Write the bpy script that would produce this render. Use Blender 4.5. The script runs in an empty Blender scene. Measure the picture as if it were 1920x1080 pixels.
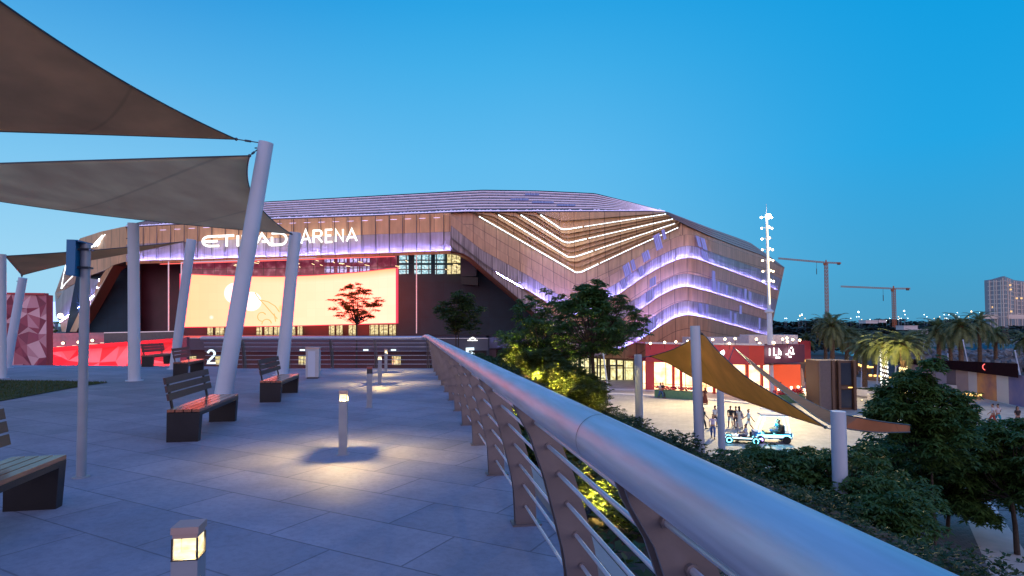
import bpy, math, random
import numpy as np
from mathutils import Vector, Matrix
random.seed(7); rng = np.random.default_rng(7)
SC = bpy.context.scene; COL = SC.collection
R = math.radians; PI = math.pi
# ------------------------------------------------------------------ camera
YAW, PITCH, FPX = R(9.73), math.atan(39/1120), 1120.0
CAMZ = 1.5
cd = bpy.data.cameras.new('camera'); cam = bpy.data.objects.new('camera', cd); COL.objects.link(cam)
cam.location = (0, 0, CAMZ); cam.rotation_euler = (R(90)+PITCH, 0, -YAW)
cd.sensor_width = 36; cd.lens = 36*FPX/1920; cd.shift_y = 32/1920
cd.clip_start = .05; cd.clip_end = 9000
SC.camera = cam
SC.render.resolution_x, SC.render.resolution_y = 1024, 576
SC.view_settings.view_transform = 'Standard'; SC.view_settings.look = 'None'
SC.view_settings.exposure = 0.28; SC.view_settings.gamma = 1
# ------------------------------------------------------------------ world: dusk sky
W = bpy.data.worlds.new('World'); SC.world = W; W.use_nodes = True
nt = W.node_tree; N = nt.nodes; L = nt.links
bg = N['Background']
tc = N.new('ShaderNodeTexCoord'); sep = N.new('ShaderNodeSeparateXYZ'); L.new(tc.outputs['Generated'], sep.inputs[0])
def ramp(nodes, stops, interp='LINEAR'):
    r = nodes.new('ShaderNodeValToRGB'); cr = r.color_ramp; cr.interpolation = interp
    while len(cr.elements) < len(stops): cr.elements.new(.5)
    for e, (p, c) in zip(cr.elements, stops): e.position = p; e.color = (*c, 1)
    return r
def srgb(r, g, b):
    f = lambda c: (c/255/12.92) if c/255 <= .04045 else ((c/255+.055)/1.055)**2.4
    return (f(r), f(g), f(b))
zr = [(0.0, srgb(92,166,206)), (.1, srgb(112,188,229)), (.27, srgb(92,181,231)), (.4, srgb(64,169,226)), (.48, srgb(42,158,221)), (.66, srgb(60,140,220)), (1, srgb(85,130,215))]
zl = [(0.0, srgb(158,207,232)), (.1, srgb(150,206,236)), (.22, srgb(122,192,233)), (.35, srgb(84,171,226)), (.48, srgb(36,142,213)), (.66, srgb(60,140,220)), (1, srgb(85,130,215))]
zrt = [(0.0, srgb(74,150,188)), (.08, srgb(64,157,203)), (.25, srgb(34,159,220)), (.48, srgb(0,149,216)), (.66, srgb(60,140,220)), (1, srgb(85,130,215))]
zb = [(0.0, (1.5,1.05,1.05)), (.12, (1.35,1.0,1.12)), (.35, (.78,.68,.98)), (.7, (.36,.42,.8)), (1, srgb(85,130,215))]  # unseen zenith and rear sky brightened to throw more light on deck and facade
rmL, rmM, rmR, rmB = ramp(N, zl), ramp(N, zr), ramp(N, zrt), ramp(N, zb)
for r_ in (rmL, rmM, rmR, rmB): L.new(sep.outputs['Z'], r_.inputs[0])
def dotn(v):
    d = N.new('ShaderNodeVectorMath'); d.operation = 'DOT_PRODUCT'; L.new(tc.outputs['Generated'], d.inputs[0]); d.inputs[1].default_value = v; return d.outputs['Value']
Fh = Vector((math.sin(YAW), math.cos(YAW), 0)); Rt = Vector((math.cos(YAW), -math.sin(YAW), 0))
def mr(val, a, b):
    m = N.new('ShaderNodeMapRange'); m.interpolation_type = 'SMOOTHSTEP'; m.inputs['From Min'].default_value = a; m.inputs['From Max'].default_value = b; L.new(val, m.inputs['Value']); return m.outputs[0]
def mixc(f, a, b):
    m = N.new('ShaderNodeMix'); m.data_type = 'RGBA'; L.new(f, m.inputs[0]); L.new(a, m.inputs[6]); L.new(b, m.inputs[7]); return m.outputs[2]
c1 = mixc(mr(dotn(Rt), -.6, -.05), rmL.outputs[0], rmM.outputs[0])
c2 = mixc(mr(dotn(Rt), .0, .6), c1, rmR.outputs[0])
c3 = mixc(mr(dotn(-Fh), -.1, .75), c2, rmB.outputs[0])
L.new(c3, bg.inputs['Color']); bg.inputs['Strength'].default_value = .89
# afterglow: weak, very soft sun from behind the camera
sd = bpy.data.lights.new('sun', 'SUN'); sd.energy = .12; sd.angle = R(25); sd.color = (1,.72,.62)
so = bpy.data.objects.new('sun', sd); COL.objects.link(so); so.rotation_euler = (R(78), 0, R(25))
# ------------------------------------------------------------------ pixel -> place helpers (photo is 1920x1080)
CAM = Vector((0,0,CAMZ)); cp, sp = math.cos(PITCH), math.sin(PITCH)
FW = Fh*cp + Vector((0,0,sp)); UP = -Fh*sp + Vector((0,0,cp))
def ray(px, py): return Rt*((px-960)/FPX) + UP*((572-py)/FPX) + FW
def D(px, py, Z):
    d = ray(px, py); return CAM + d*(Z/d.dot(Fh))
def G(px, py, z=0.0):
    d = ray(px, py); return CAM + d*((z-CAMZ)/d.z)
PZ = -6.8
# ------------------------------------------------------------------ materials
def newmat(name):
    m = bpy.data.materials.new(name); m.use_nodes = True; return m, m.node_tree, m.node_tree.nodes['Principled BSDF']
def mat(name, col, rough=.6, metal=0.0, var=.12, scale=4.0, bump=.0, bscale=40, emit=None, es=0, stretch=None, coat=0, col2=None, spec=None):
    m, t, b = newmat(name); n = t.nodes; l = t.links
    b.inputs['Roughness'].default_value = rough; b.inputs['Metallic'].default_value = metal
    if coat: b.inputs['Coat Weight'].default_value = coat
    if spec is not None: b.inputs['Specular IOR Level'].default_value = spec
    tc = n.new('ShaderNodeTexCoord'); mp = n.new('ShaderNodeMapping'); l.new(tc.outputs['Object'], mp.inputs[0])
    if stretch: mp.inputs['Scale'].default_value = stretch
    ns = n.new('ShaderNodeTexNoise'); ns.inputs['Scale'].default_value = scale; ns.inputs['Detail'].default_value = 6; l.new(mp.outputs[0], ns.inputs['Vector'])
    a = tuple(c*(1-var) for c in col); c2 = col2 or tuple(min(1, c*(1+var)) for c in col)
    r = ramp(n, [(.3, a), (.7, c2)]); l.new(ns.outputs[0], r.inputs[0]); l.new(r.outputs[0], b.inputs['Base Color'])
    rr = n.new('ShaderNodeMapRange'); rr.inputs['To Min'].default_value = max(0, rough*.82); rr.inputs['To Max'].default_value = min(1, rough*1.18); l.new(ns.outputs[0], rr.inputs[0]); l.new(rr.outputs[0], b.inputs['Roughness'])
    if bump:
        n2 = n.new('ShaderNodeTexNoise'); n2.inputs['Scale'].default_value = bscale; n2.inputs['Detail'].default_value = 4; l.new(mp.outputs[0], n2.inputs['Vector'])
        bp = n.new('ShaderNodeBump'); bp.inputs['Strength'].default_value = bump; bp.inputs['Distance'].default_value = .02; l.new(n2.outputs[0], bp.inputs['Height']); l.new(bp.outputs[0], b.inputs['Normal'])
    if emit: b.inputs['Emission Color'].default_value = (*emit, 1); b.inputs['Emission Strength'].default_value = es
    return m
def glow(name, col, s):
    m, t, b = newmat(name); b.inputs['Base Color'].default_value = (.1,.1,.1,1); b.inputs['Emission Color'].default_value = (*col,1); b.inputs['Emission Strength'].default_value = s; return m
def brickmat(name, c1, c2, mortar, w, h, ms=.01, rough=.5, metal=0, rot=0, coord='Object', var=.25, bump=.3, streak=None, offset=.5, spec=None, rvar=.0, cracks=False):
    m, t, b = newmat(name); n = t.nodes; l = t.links
    tc = n.new('ShaderNodeTexCoord'); mp = n.new('ShaderNodeMapping'); l.new(tc.outputs[coord], mp.inputs[0]); mp.inputs['Rotation'].default_value = (0,0,rot)
    br = n.new('ShaderNodeTexBrick'); l.new(mp.outputs[0], br.inputs['Vector']); br.offset = offset
    br.inputs['Color1'].default_value = (*c1,1); br.inputs['Color2'].default_value = (*c2,1); br.inputs['Mortar'].default_value = (*mortar,1)
    br.inputs['Scale'].default_value = 1; br.inputs['Mortar Size'].default_value = ms; br.inputs['Brick Width'].default_value = w; br.inputs['Row Height'].default_value = h; br.inputs['Mortar Smooth'].default_value = .1
    ns = n.new('ShaderNodeTexNoise'); ns.inputs['Scale'].default_value = .6 if not streak else 1; ns.inputs['Detail'].default_value = 7
    mp2 = n.new('ShaderNodeMapping'); l.new(tc.outputs[coord], mp2.inputs[0]); l.new(mp2.outputs[0], ns.inputs['Vector'])
    if streak: mp2.inputs['Scale'].default_value = streak
    mx = n.new('ShaderNodeMix'); mx.data_type = 'RGBA'; mx.blend_type = 'MULTIPLY'; mx.inputs[0].default_value = 1
    rp = ramp(n, [(.32, (1-var,)*3), (.68, (1,1,1))]); l.new(ns.outputs[0], rp.inputs[0]); l.new(br.outputs['Color'], mx.inputs[6]); l.new(rp.outputs[0], mx.inputs[7])
    l.new(mx.outputs[2], b.inputs['Base Color']); b.inputs['Roughness'].default_value = rough; b.inputs['Metallic'].default_value = metal
    if spec is not None: b.inputs['Specular IOR Level'].default_value = spec
    if rvar:
        q = n.new('ShaderNodeMapRange'); q.inputs['From Min'].default_value = .3; q.inputs['From Max'].default_value = .7; q.inputs['To Min'].default_value = rough-rvar; q.inputs['To Max'].default_value = rough+rvar; l.new(ns.outputs[0], q.inputs[0]); l.new(q.outputs[0], b.inputs['Roughness'])
    if cracks:
        for sc_, lo, p0, p1 in ((17, .88, .40, .55), (1.3, .86, .40, .54), (90, .9, .35, .65)):
            q3 = n.new('ShaderNodeTexNoise'); q3.inputs['Scale'].default_value = sc_; q3.inputs['Detail'].default_value = 9; q3.inputs['Roughness'].default_value = .65; l.new(mp.outputs[0], q3.inputs['Vector'])
            r3 = ramp(n, [(p0, (lo,)*3), (p1, (1,1,1))]); l.new(q3.outputs[0], r3.inputs[0]); m3_ = n.new('ShaderNodeMix'); m3_.data_type = 'RGBA'; m3_.blend_type = 'MULTIPLY'; m3_.inputs[0].default_value = 1
            src = b.inputs['Base Color'].links[0].from_socket; l.new(src, m3_.inputs[6]); l.new(r3.outputs[0], m3_.inputs[7]); l.new(m3_.outputs[2], b.inputs['Base Color'])
    bp = n.new('ShaderNodeBump'); bp.inputs['Strength'].default_value = bump; bp.inputs['Distance'].default_value = .01; bp.invert = True; l.new(br.outputs['Fac'], bp.inputs['Height']); l.new(bp.outputs[0], b.inputs['Normal'])
    return m
def leafmat(name, c, c2, trans=.35):
    m, t, b = newmat(name); n = t.nodes; l = t.links
    b.inputs['Roughness'].default_value = .55
    tc = n.new('ShaderNodeTexCoord'); ns = n.new('ShaderNodeTexNoise'); ns.inputs['Scale'].default_value = 1.6; ns.inputs['Detail'].default_value = 8; l.new(tc.outputs['Object'], ns.inputs['Vector'])
    r = ramp(n, [(.33, c), (.66, c2)]); l.new(ns.outputs[0], r.inputs[0]); l.new(r.outputs[0], b.inputs['Base Color'])
    tr = n.new('ShaderNodeBsdfTranslucent'); l.new(r.outputs[0], tr.inputs[0]); mx = n.new('ShaderNodeMixShader'); mx.inputs[0].default_value = trans
    l.new(b.outputs[0], mx.inputs[1]); l.new(tr.outputs[0], mx.inputs[2]); l.new(mx.outputs[0], n['Material Output'].inputs[0]); return m
def fabric(name, c, trans=.3, sc=120):
    m, t, b = newmat(name); n = t.nodes; l = t.links; b.inputs['Roughness'].default_value = .85
    tc = n.new('ShaderNodeTexCoord'); ns = n.new('ShaderNodeTexNoise'); ns.inputs['Scale'].default_value = .9; ns.inputs['Detail'].default_value = 5; l.new(tc.outputs['Object'], ns.inputs['Vector'])
    r = ramp(n, [(.3, tuple(x*.85 for x in c)), (.7, tuple(min(1,x*1.1) for x in c))]); l.new(ns.outputs[0], r.inputs[0]); l.new(r.outputs[0], b.inputs['Base Color'])
    tr = n.new('ShaderNodeBsdfTranslucent'); l.new(r.outputs[0], tr.inputs[0]); mx = n.new('ShaderNodeMixShader'); mx.inputs[0].default_value = trans
    sm_ = n.new('ShaderNodeTexWave'); sm_.inputs['Scale'].default_value = .22; sm_.bands_direction = 'DIAGONAL'; l.new(tc.outputs['Object'], sm_.inputs['Vector']); sr = ramp(n, [(.0, (.86,)*3), (.004, (1,1,1))]); l.new(sm_.outputs['Fac'], sr.inputs[0])
    sx = n.new('ShaderNodeMix'); sx.data_type = 'RGBA'; sx.blend_type = 'MULTIPLY'; sx.inputs[0].default_value = 1; l.new(r.outputs[0], sx.inputs[6]); l.new(sr.outputs[0], sx.inputs[7]); l.new(sx.outputs[2], b.inputs['Base Color']); l.new(sx.outputs[2], tr.inputs[0])
    wv = n.new('ShaderNodeTexWave'); wv.inputs['Scale'].default_value = 1.4; wv.inputs['Distortion'].default_value = 1.5; l.new(tc.outputs['Object'], wv.inputs['Vector'])
    bp = n.new('ShaderNodeBump'); bp.inputs['Strength'].default_value = .12; bp.inputs['Distance'].default_value = .03; l.new(wv.outputs[0], bp.inputs['Height']); l.new(bp.outputs[0], b.inputs['Normal'])
    l.new(b.outputs[0], mx.inputs[1]); l.new(tr.outputs[0], mx.inputs[2]); l.new(mx.outputs[0], n['Material Output'].inputs[0]); return m
M = {}
M['steel'] = mat('brushed_steel', (.60,.61,.68), .5, .8, .16, 4, stretch=(8,.6,8))
M['blade'] = mat('steel_blade', (.19,.17,.18), .42, .6, .12, 3, .05, 30)
M['pole'] = mat('white_painted_steel', (.50,.58,.70), .45, 0, .05, 1.5, .03, 20)
M['wood'] = mat('varnished_wood', (.22,.06,.022), .5, 0, .3, 3, .1, 20, stretch=(14,1,14), coat=1.0)
M['wood'].node_tree.nodes['Principled BSDF'].inputs['Coat Roughness'].default_value = .24
M['woodback'] = mat('stained_wood', (.06,.028,.026), .5, 0, .3, 3, .1, 20, stretch=(14,1,14))
M['black'] = mat('black_metal', (.008,.009,.014), .4, .2, .3, 3, .05)
M['dark'] = mat('dark_steel', (.05,.05,.06), .45, .5, .2)
M['bollard'] = mat('grey_painted_aluminium', (.26,.29,.34), .42, .1, .08, 6, .03)
M['deck'] = brickmat('granite_pavers', (.29,.30,.39), (.40,.39,.49), (.20,.20,.26), 1.2, .6, .0075, .66, 0, R(38), var=.3, bump=.25, spec=.4, rvar=.1, cracks=True)
M['plaza'] = brickmat('plaza_pavers', (.40,.37,.33), (.48,.45,.40), (.27,.25,.23), .6, .3, .012, .6, 0, R(-20), var=.18)
M['plazagrey'] = brickmat('grey_setts', (.17,.17,.185), (.24,.235,.24), (.10,.1,.1), .35, .18, .018, .6, 0, R(20), var=.3)
M['white'] = mat('white_stone', (.62,.6,.58), .6, 0, .1, 2, .1)
M['concrete'] = mat('concrete', (.3,.29,.29), .75, 0, .15, 1.2, .15)
M['earth'] = mat('dark_earth', (.075,.06,.05), .95, 0, .4, .5, .3, 5)
M['far'] = mat('far_scrub', (.045,.045,.04), 1, 0, .5, .01, 0)
M['sand'] = mat('sand_ground', (.22,.17,.13), .95, 0, .35, .05, .2)
M['grass'] = mat('lawn', (.04,.06,.012), .9, 0, .45, 6, .6, 90)
M['blade_grass'] = leafmat('grass_blades', (.03,.05,.01), (.07,.10,.02))
M['leaf'] = leafmat('dark_green_leaves', (.035,.10,.022), (.11,.20,.045))
M['leaf2'] = leafmat('olive_green_leaves', (.035,.06,.010), (.11,.15,.03))
M['hedge'] = leafmat('hedge_leaves', (.02,.045,.008), (.06,.10,.02))
M['palm'] = leafmat('palm_fronds', (.08,.11,.04), (.22,.25,.09))
M['bark'] = mat('bark', (.05,.038,.03), .9, 0, .35, 9, .5, 25)
M['palmbark'] = mat('palm_bark', (.14,.085,.05), .9, 0, .4, 6, .8, 12)
M['sail_brown'] = fabric('brown_shade_cloth', (.78,.47,.26), .5)
M['sail_grey'] = fabric('taupe_shade_cloth', (.98,.68,.46), .6)
M['sail_gold'] = fabric('golden_shade_cloth', (.90,.56,.20), .6)
M['sail_rust'] = fabric('rust_shade_cloth', (.46,.20,.10), .3)
M['cable'] = mat('steel_cable', (.12,.12,.13), .4, .8)
M['blue'] = mat('blue_sign_paint', (.0,.13,.30), .4, 0, .1)
# arena
M['copper'] = brickmat('bronze_cladding', (.74,.40,.19), (.84,.46,.22), (.17,.08,.05), 2.6, 50, .04, .5, .1, 0, 'UV', .22, .25, (1.2,.25,1), 0)
M['copper2'] = brickmat('bronze_cladding_rows', (.58,.33,.20), (.68,.39,.24), (.15,.08,.06), 1.9, 2.0, .04, .5, .1, 0, 'UV', .3, .25, (2.4,.3,1), 0)
M['litpanel'] = brickmat('perforated_panels', (.40,.32,.34), (.62,.52,.54), (.10,.07,.09), 2.3, 50, .05, .45, .2, 0, 'UV', .75, .25, (5,.18,1), 0)
M['litfascia'] = brickmat('perforated_fascia', (.42,.33,.33), (.52,.42,.42), (.12,.08,.09), 2.35, 50, .04, .45, .2, 0, 'UV', .35, .25, (2,.2,1), 0)
M['roof'] = brickmat('roof_louvres', (.80,.42,.34), (.92,.52,.46), (.2,.13,.13), 5.5, 50, .06, .7, 0, 0, 'UV', .45, .25, (.7,1,1), 0)
M['trim'] = mat('bronze_trim', (.45,.33,.30), .45, .3, .1)
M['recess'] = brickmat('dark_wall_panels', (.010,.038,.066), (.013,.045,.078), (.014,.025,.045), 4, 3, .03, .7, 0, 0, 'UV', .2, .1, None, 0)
M['maroon'] = mat('maroon_glass', (.14,.02,.035), .2, 0, .2, .4)
M['ledv'] = glow('violet_led', (.25,.28,1.0), 330)
M['ledroof'] = glow('violet_roof_led', (.66,.55,1.0), 1.5)
M['ledw'] = glow('white_led', (.80,.92,1.0), 3)
M['redled'] = glow('red_led', (1,.12,.10), 1.6)
M['signw'] = glow('lit_white_letters', (1,.97,.9), 1.6)
M['signb'] = glow('lit_blue_white', (.75,.92,1), 1.3)
M['warm'] = glow('warm_lamp', (1,.78,.42), 5)
M['warmsoft'] = glow('warm_glow', (1,.72,.36), 1.8)
M['bulb'] = glow('warm_bulb', (1,.72,.38), 9)
M['coolbulb'] = glow('cool_bulb', (.8,.95,1), 7)
M['amber'] = glow('amber_light', (1,.55,.10), 2.6)
M['cyan'] = glow('cyan_led', (.15,.75,1), 5)
M['icewhite'] = glow('ice_white_led', (.6,.9,1), 1.6)
M['purple'] = glow('purple_led', (.5,.25,1), 5)
def interior(name, cols, s, w=.9, h=1.1, mort=.05, mc=(.01,.01,.012), ns=3.0):
    """a lit interior behind panes: emission broken up by noise, dark mullions"""
    m, t, b = newmat(name); n = t.nodes; l = t.links; b.inputs['Roughness'].default_value = .15
    tc = n.new('ShaderNodeTexCoord'); nz = n.new('ShaderNodeTexNoise'); nz.inputs['Scale'].default_value = ns; nz.inputs['Detail'].default_value = 3; l.new(tc.outputs['UV'], nz.inputs['Vector'])
    r = ramp(n, [(.30+.4*i/(len(cols)-1), c) for i, c in enumerate(cols)]); l.new(nz.outputs[0], r.inputs[0])
    br = n.new('ShaderNodeTexBrick'); br.offset = 0; l.new(tc.outputs['UV'], br.inputs['Vector']); br.inputs['Scale'].default_value = 1
    br.inputs['Mortar Size'].default_value = mort; br.inputs['Brick Width'].default_value = w; br.inputs['Row Height'].default_value = h
    mx = n.new('ShaderNodeMix'); mx.data_type = 'RGBA'; l.new(br.outputs['Fac'], mx.inputs[0]); l.new(r.outputs[0], mx.inputs[6]); mx.inputs[7].default_value = (*mc,1)
    l.new(mx.outputs[2], b.inputs['Emission Color']); b.inputs['Emission Strength'].default_value = s; b.inputs['Base Color'].default_value = (.03,.03,.03,1); return m
M['win_yellow'] = interior('lit_yellow_window', [(.15,.10,.04), (.75,.62,.28), (1,.9,.5)], .9, .8, 4, .06)
M['win_blue'] = interior('lit_blue_window', [(.05,.12,.15), (.35,.7,.8), (.9,1,.95)], .9, 1.3, 1.6, .1)
M['win_dim'] = interior('dim_red_window', [(.10,.012,.03), (.16,.02,.05), (.35,.12,.16)], .8, 2.4, 4, .05, ns=.8)
M['win_violet'] = interior('violet_window', [(.2,.1,.3), (.6,.5,1), (.9,.8,1)], .9, .8, .9, .1)
M['cafe'] = interior('cafe_interior', [(.9,.35,.12), (1,.62,.30), (1,.85,.6)], 2.6, 2.2, 6, .05, (.6,.10,.05), ns=.9)
M['door_glow'] = interior('lobby_glow', [(.35,.28,.10), (.85,.75,.35), (1,.95,.6)], 1.1, 1.25, 5, .07, ns=1.6)
M['redwall'] = mat('red_facade', (.50,.045,.055), .5, 0, .1, .5)
M['redpanel'] = mat('orange_red_panel', (.75,.09,.03), .5, 0, .1, .5, emit=(1,.12,.02), es=.35)  # wall glows by emission in its own material, without a lamp
M['paleroof'] = mat('pale_roof_edge', (.6,.57,.58), .6)
MUR = [mat('mural_tone', c, .5, 0, .08, 1) for c in ((.30,.05,.09), (.42,.12,.16), (.72,.42,.46), (.22,.035,.07), (.55,.25,.30))]
MURR = [mat('red_mural_tone', c, .5, 0, .08, 1) for c in ((.55,.08,.08), (.68,.22,.2), (.36,.05,.06), (.80,.38,.36))]
# ------------------------------------------------------------------ mesh builder
ORG = {}
class MB:
    def __init__(s): s.v = []; s.f = []; s.uv = {}; s.mi = []
    def add(s, vs, fs, uvs=None):
        o = len(s.v); s.v += [Vector(p) for p in vs]
        for k, f in enumerate(fs):
            s.f.append([i+o for i in f])
            if uvs: s.uv[len(s.f)-1] = uvs[k]
        return s
    def box(s, c, size, rz=0, taper=1.0, mtx=None):
        x, y, z = size[0]/2, size[1]/2, size[2]/2; ps = []
        for k in (-1, 1):
            q = taper if k > 0 else 1
            for a, b in ((-1,-1),(1,-1),(1,1),(-1,1)): ps.append(Vector((a*x*q, b*y*q, k*z)))
        m = Matrix.Rotation(rz, 3, 'Z') if mtx is None else mtx
        return s.add([m@p+Vector(c) for p in ps], [(3,2,1,0),(4,5,6,7),(0,1,5,4),(1,2,6,5),(2,3,7,6),(3,0,4,7)])
    def beam(s, a, b, w, h=None):
        a, b = Vector(a), Vector(b); d = (b-a); ln = d.length; d.normalize(); h = h or w
        u = d.cross(Vector((0,0,1)));  u = u.normalized() if u.length > 1e-4 else Vector((1,0,0)); v = u.cross(d)
        ps = [p+u*i*w/2+v*j*h/2 for p in (a,b) for i, j in ((-1,-1),(1,-1),(1,1),(-1,1))]
        return s.add(ps, [(0,1,2,3),(7,6,5,4),(1,0,4,5),(2,1,5,6),(3,2,6,7),(0,3,7,4)])
    def tube(s, pts, r, n=12, cap=True):
        pts = [Vector(p) for p in pts]; rs = r if isinstance(r, (list, tuple)) else [r]*len(pts); o = len(s.v); u = None
        for i, p in enumerate(pts):
            d = (pts[min(i+1, len(pts)-1)]-pts[max(i-1, 0)]).normalized()
            if u is None: u = d.orthogonal().normalized()
            u = (u-d*u.dot(d)).normalized(); w = d.cross(u)
            for k in range(n):
                a = 2*PI*k/n; s.v.append(p+(u*math.cos(a)+w*math.sin(a))*rs[i])
        for i in range(len(pts)-1):
            for k in range(n): a, b = o+i*n+k, o+i*n+(k+1)%n; s.f.append([a, b, b+n, a+n])
        if cap: s.f.append([o+k for k in range(n)][::-1]); s.f.append([o+(len(pts)-1)*n+k for k in range(n)])
        return s
    def lathe(s, base, prof, n=16):
        b = Vector(base); o = len(s.v)
        for r, z in prof:
            for k in range(n): a = 2*PI*k/n; s.v.append(b+Vector((r*math.cos(a), r*math.sin(a), z)))
        for i in range(len(prof)-1):
            for k in range(n): a, c = o+i*n+k, o+i*n+(k+1)%n; s.f.append([a, c, c+n, a+n])
        s.f.append([o+k for k in range(n)][::-1]); s.f.append([o+(len(prof)-1)*n+k for k in range(n)]); return s
    def ball(s, c, r, n=8, sz=1.0):
        return s.lathe(c, [(r*math.sin(PI*i/n)+1e-4, -r*sz*math.cos(PI*i/n)) for i in range(n+1)], n+2)
    def slab(s, pts, th, nrm=None):
        """polygon (3D points) given thickness th away from the viewer side"""
        pts = [Vector(p) for p in pts]; n = len(pts)
        if nrm is None: nrm = Fh
        nrm = Vector(nrm).normalized(); back = [p+nrm*th for p in pts]
        # uv in metres along the horizontal / vertical
        def uvo(p): return (p.dot(Rt), p.z)
        fs = [list(range(n)), list(range(2*n-1, n-1, -1))]; uvs = [[uvo(p) for p in pts], [uvo(p) for p in back[::-1]]]
        for i in range(n):
            j = (i+1)%n; fs.append([j, i, i+n, j+n]); uvs.append([(0,0)]*4)
        return s.add(pts+back, fs, uvs)
    def grid(s, rows, uvrows=None):
        m = len(rows[0]); vs = [p for r in rows for p in r]; fs = []; uvs = []
        for i in range(len(rows)-1):
            for j in range(m-1):
                q = [i*m+j, i*m+j+1, (i+1)*m+j+1, (i+1)*m+j]; fs.append(q)
                if uvrows: uvs.append([uvrows[k//m][k%m] for k in q])
        return s.add(vs, fs, uvs if uvrows else None)
    def build(s, name, m, parent=None, smooth=False, loc=None, solid=0):
        me = bpy.data.meshes.new(name)
        o0 = ORG[parent.name] if parent else (Vector(loc) if loc is not None else Vector((0,0,0)))
        me.from_pydata([p-o0 for p in s.v], [], s.f); 
        for mm in (m if isinstance(m, (list, tuple)) else [m]): me.materials.append(mm)
        if s.uv:
            ul = me.uv_layers.new(name='UVMap')
            for fi, c in s.uv.items():
                for k, li in enumerate(me.polygons[fi].loop_indices): ul.data[li].uv = c[k]
        if s.mi:
            for p, k in zip(me.polygons, s.mi): p.material_index = k
        if smooth:
            me.polygons.foreach_set('use_smooth', [True]*len(me.polygons)); 
            try: me.set_sharp_from_angle(angle=R(40))
            except Exception: pass
        me.update(); ob = bpy.data.objects.new(name, me); COL.objects.link(ob)
        if parent: ob.parent = parent; ORG[ob.name] = o0.copy()
        else: ob.location = o0; ORG[ob.name] = o0.copy()
        if solid:
            sm = ob.modifiers.new('thickness', 'SOLIDIFY'); sm.thickness = solid; sm.offset = 0
        return ob
def arr_mesh(name, V, F, m, parent=None, loc=(0,0,0)):
    me = bpy.data.meshes.new(name); V = np.asarray(V, float); F = np.asarray(F, int)
    o0 = np.array(ORG[parent.name]) if parent else np.array(loc, float)
    V = V-o0
    me.vertices.add(len(V)); me.vertices.foreach_set('co', V.ravel())
    k = F.shape[1]; me.loops.add(F.size); me.loops.foreach_set('vertex_index', F.ravel())
    me.polygons.add(len(F)); me.polygons.foreach_set('loop_start', np.arange(0, F.size, k)); me.polygons.foreach_set('loop_total', np.full(len(F), k))
    me.materials.append(m); me.update(calc_edges=True); me.validate()
    ob = bpy.data.objects.new(name, me); COL.objects.link(ob)
    if parent: ob.parent = parent
    else: ob.location = Vector(o0)
    ORG[ob.name] = Vector(o0); return ob
def tag(o, label=None, cat=None, group=None, kind=None):
    if label: o['label'] = label
    if cat: o['category'] = cat
    if group: o['group'] = group
    if kind: o['kind'] = kind
    return o
def thing(name, label, cat, loc=(0,0,0), group=None, rz=0):
    o = bpy.data.objects.new(name, None); o.empty_display_size = .2; COL.objects.link(o); o.location = loc; o.rotation_euler = (0,0,rz)
    ORG[o.name] = Vector(loc); return tag(o, label, cat, group)
def copy_tree(o, parent=None):
    c = o.copy(); COL.objects.link(c)
    if parent: c.parent = parent
    for ch in list(o.children): copy_tree(ch, c)
    return c
def structure(o, label=None, cat=None): 
    o['kind'] = 'structure'
    if label: o['label'] = label; o['category'] = cat
    return o
def lamp(name, kind, loc, power, col, size=.1, target=None, angle=60, blend=.6, parent=None):
    d = bpy.data.lights.new(name, kind); d.energy = power; d.color = col
    if kind != 'AREA': d.shadow_soft_size = size
    else: d.size = size
    if kind == 'SPOT': d.spot_size = R(angle); d.spot_blend = blend
    o = bpy.data.objects.new(name, d); COL.objects.link(o)
    o.location = Vector(loc) - (ORG[parent.name] if parent else Vector((0,0,0)))
    if parent: o.parent = parent
    if target is not None: o.rotation_euler = (Vector(target)-Vector(loc)).to_track_quat('-Z', 'Y').to_euler()
    return o
def interp(x, pts):
    if x <= pts[0][0]: return pts[0][1]
    for (x0,y0),(x1,y1) in zip(pts, pts[1:]):
        if x <= x1: return y0+(y1-y0)*(x-x0)/(x1-x0)
    return pts[-1][1]
def smooth(x, pts, w=10):
    return sum(interp(x+k*w/3, pts) for k in range(-3,4))/7
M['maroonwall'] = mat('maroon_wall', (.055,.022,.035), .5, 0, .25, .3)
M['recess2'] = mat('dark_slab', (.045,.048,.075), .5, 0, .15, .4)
M['framel'] = mat('white_frame', (.6,.5,.55), .4, emit=(1,.8,.9), es=.25)
M['redled2'] = glow('red_led_border', (1,.02,.07), .75)
M['drawing'] = glow('screen_line', (1,.5,.12), .85)
M['ledroof0'] = glow('violet_eave_led', (.55,.50,1.0), 1.3)
M['bollard2'] = mat('pale_bin_paint', (.42,.44,.48), .45)
M['leafred'] = leafmat('leaves_painted_backlight', (.50,.12,.02), (.75,.22,.03), .7)  # red backlight from the screen is put into the leaf colour
M['redpanel2'] = mat('bright_red_panel', (.62,.05,.03), .45, 0, .1, .5)
M['sign_board'] = mat('plum_sign_board', (.13,.03,.06), .5)
M['signw2'] = glow('white_lettering', (1,1,.98), 2.5)
M['greenbox'] = mat('green_box', (.10,.22,.12), .7)
M['flower'] = mat('pink_flowers', (.65,.08,.12), .7, 0, .4, 9)
M['cream'] = mat('cream_cloth', (.62,.48,.36), .8)
M['orange'] = mat('orange_cloth', (.60,.20,.05), .8)
M['bulb2'] = glow('globe_lamp', (1,.74,.42), 4)
M['ledgeglow'] = glow('ledge_glow', (1,.8,.6), 1.2)  # lamp light on the small ledges is put in as emission
M['bulbhot'] = glow('hot_floodlight', (1,.88,.66), 25)
M['warmstrip'] = glow('mast_light_strip', (1,.80,.45), 2.2)
M['kiosk'] = mat('brown_kiosk_panel', (.085,.045,.03), .5)
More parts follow.
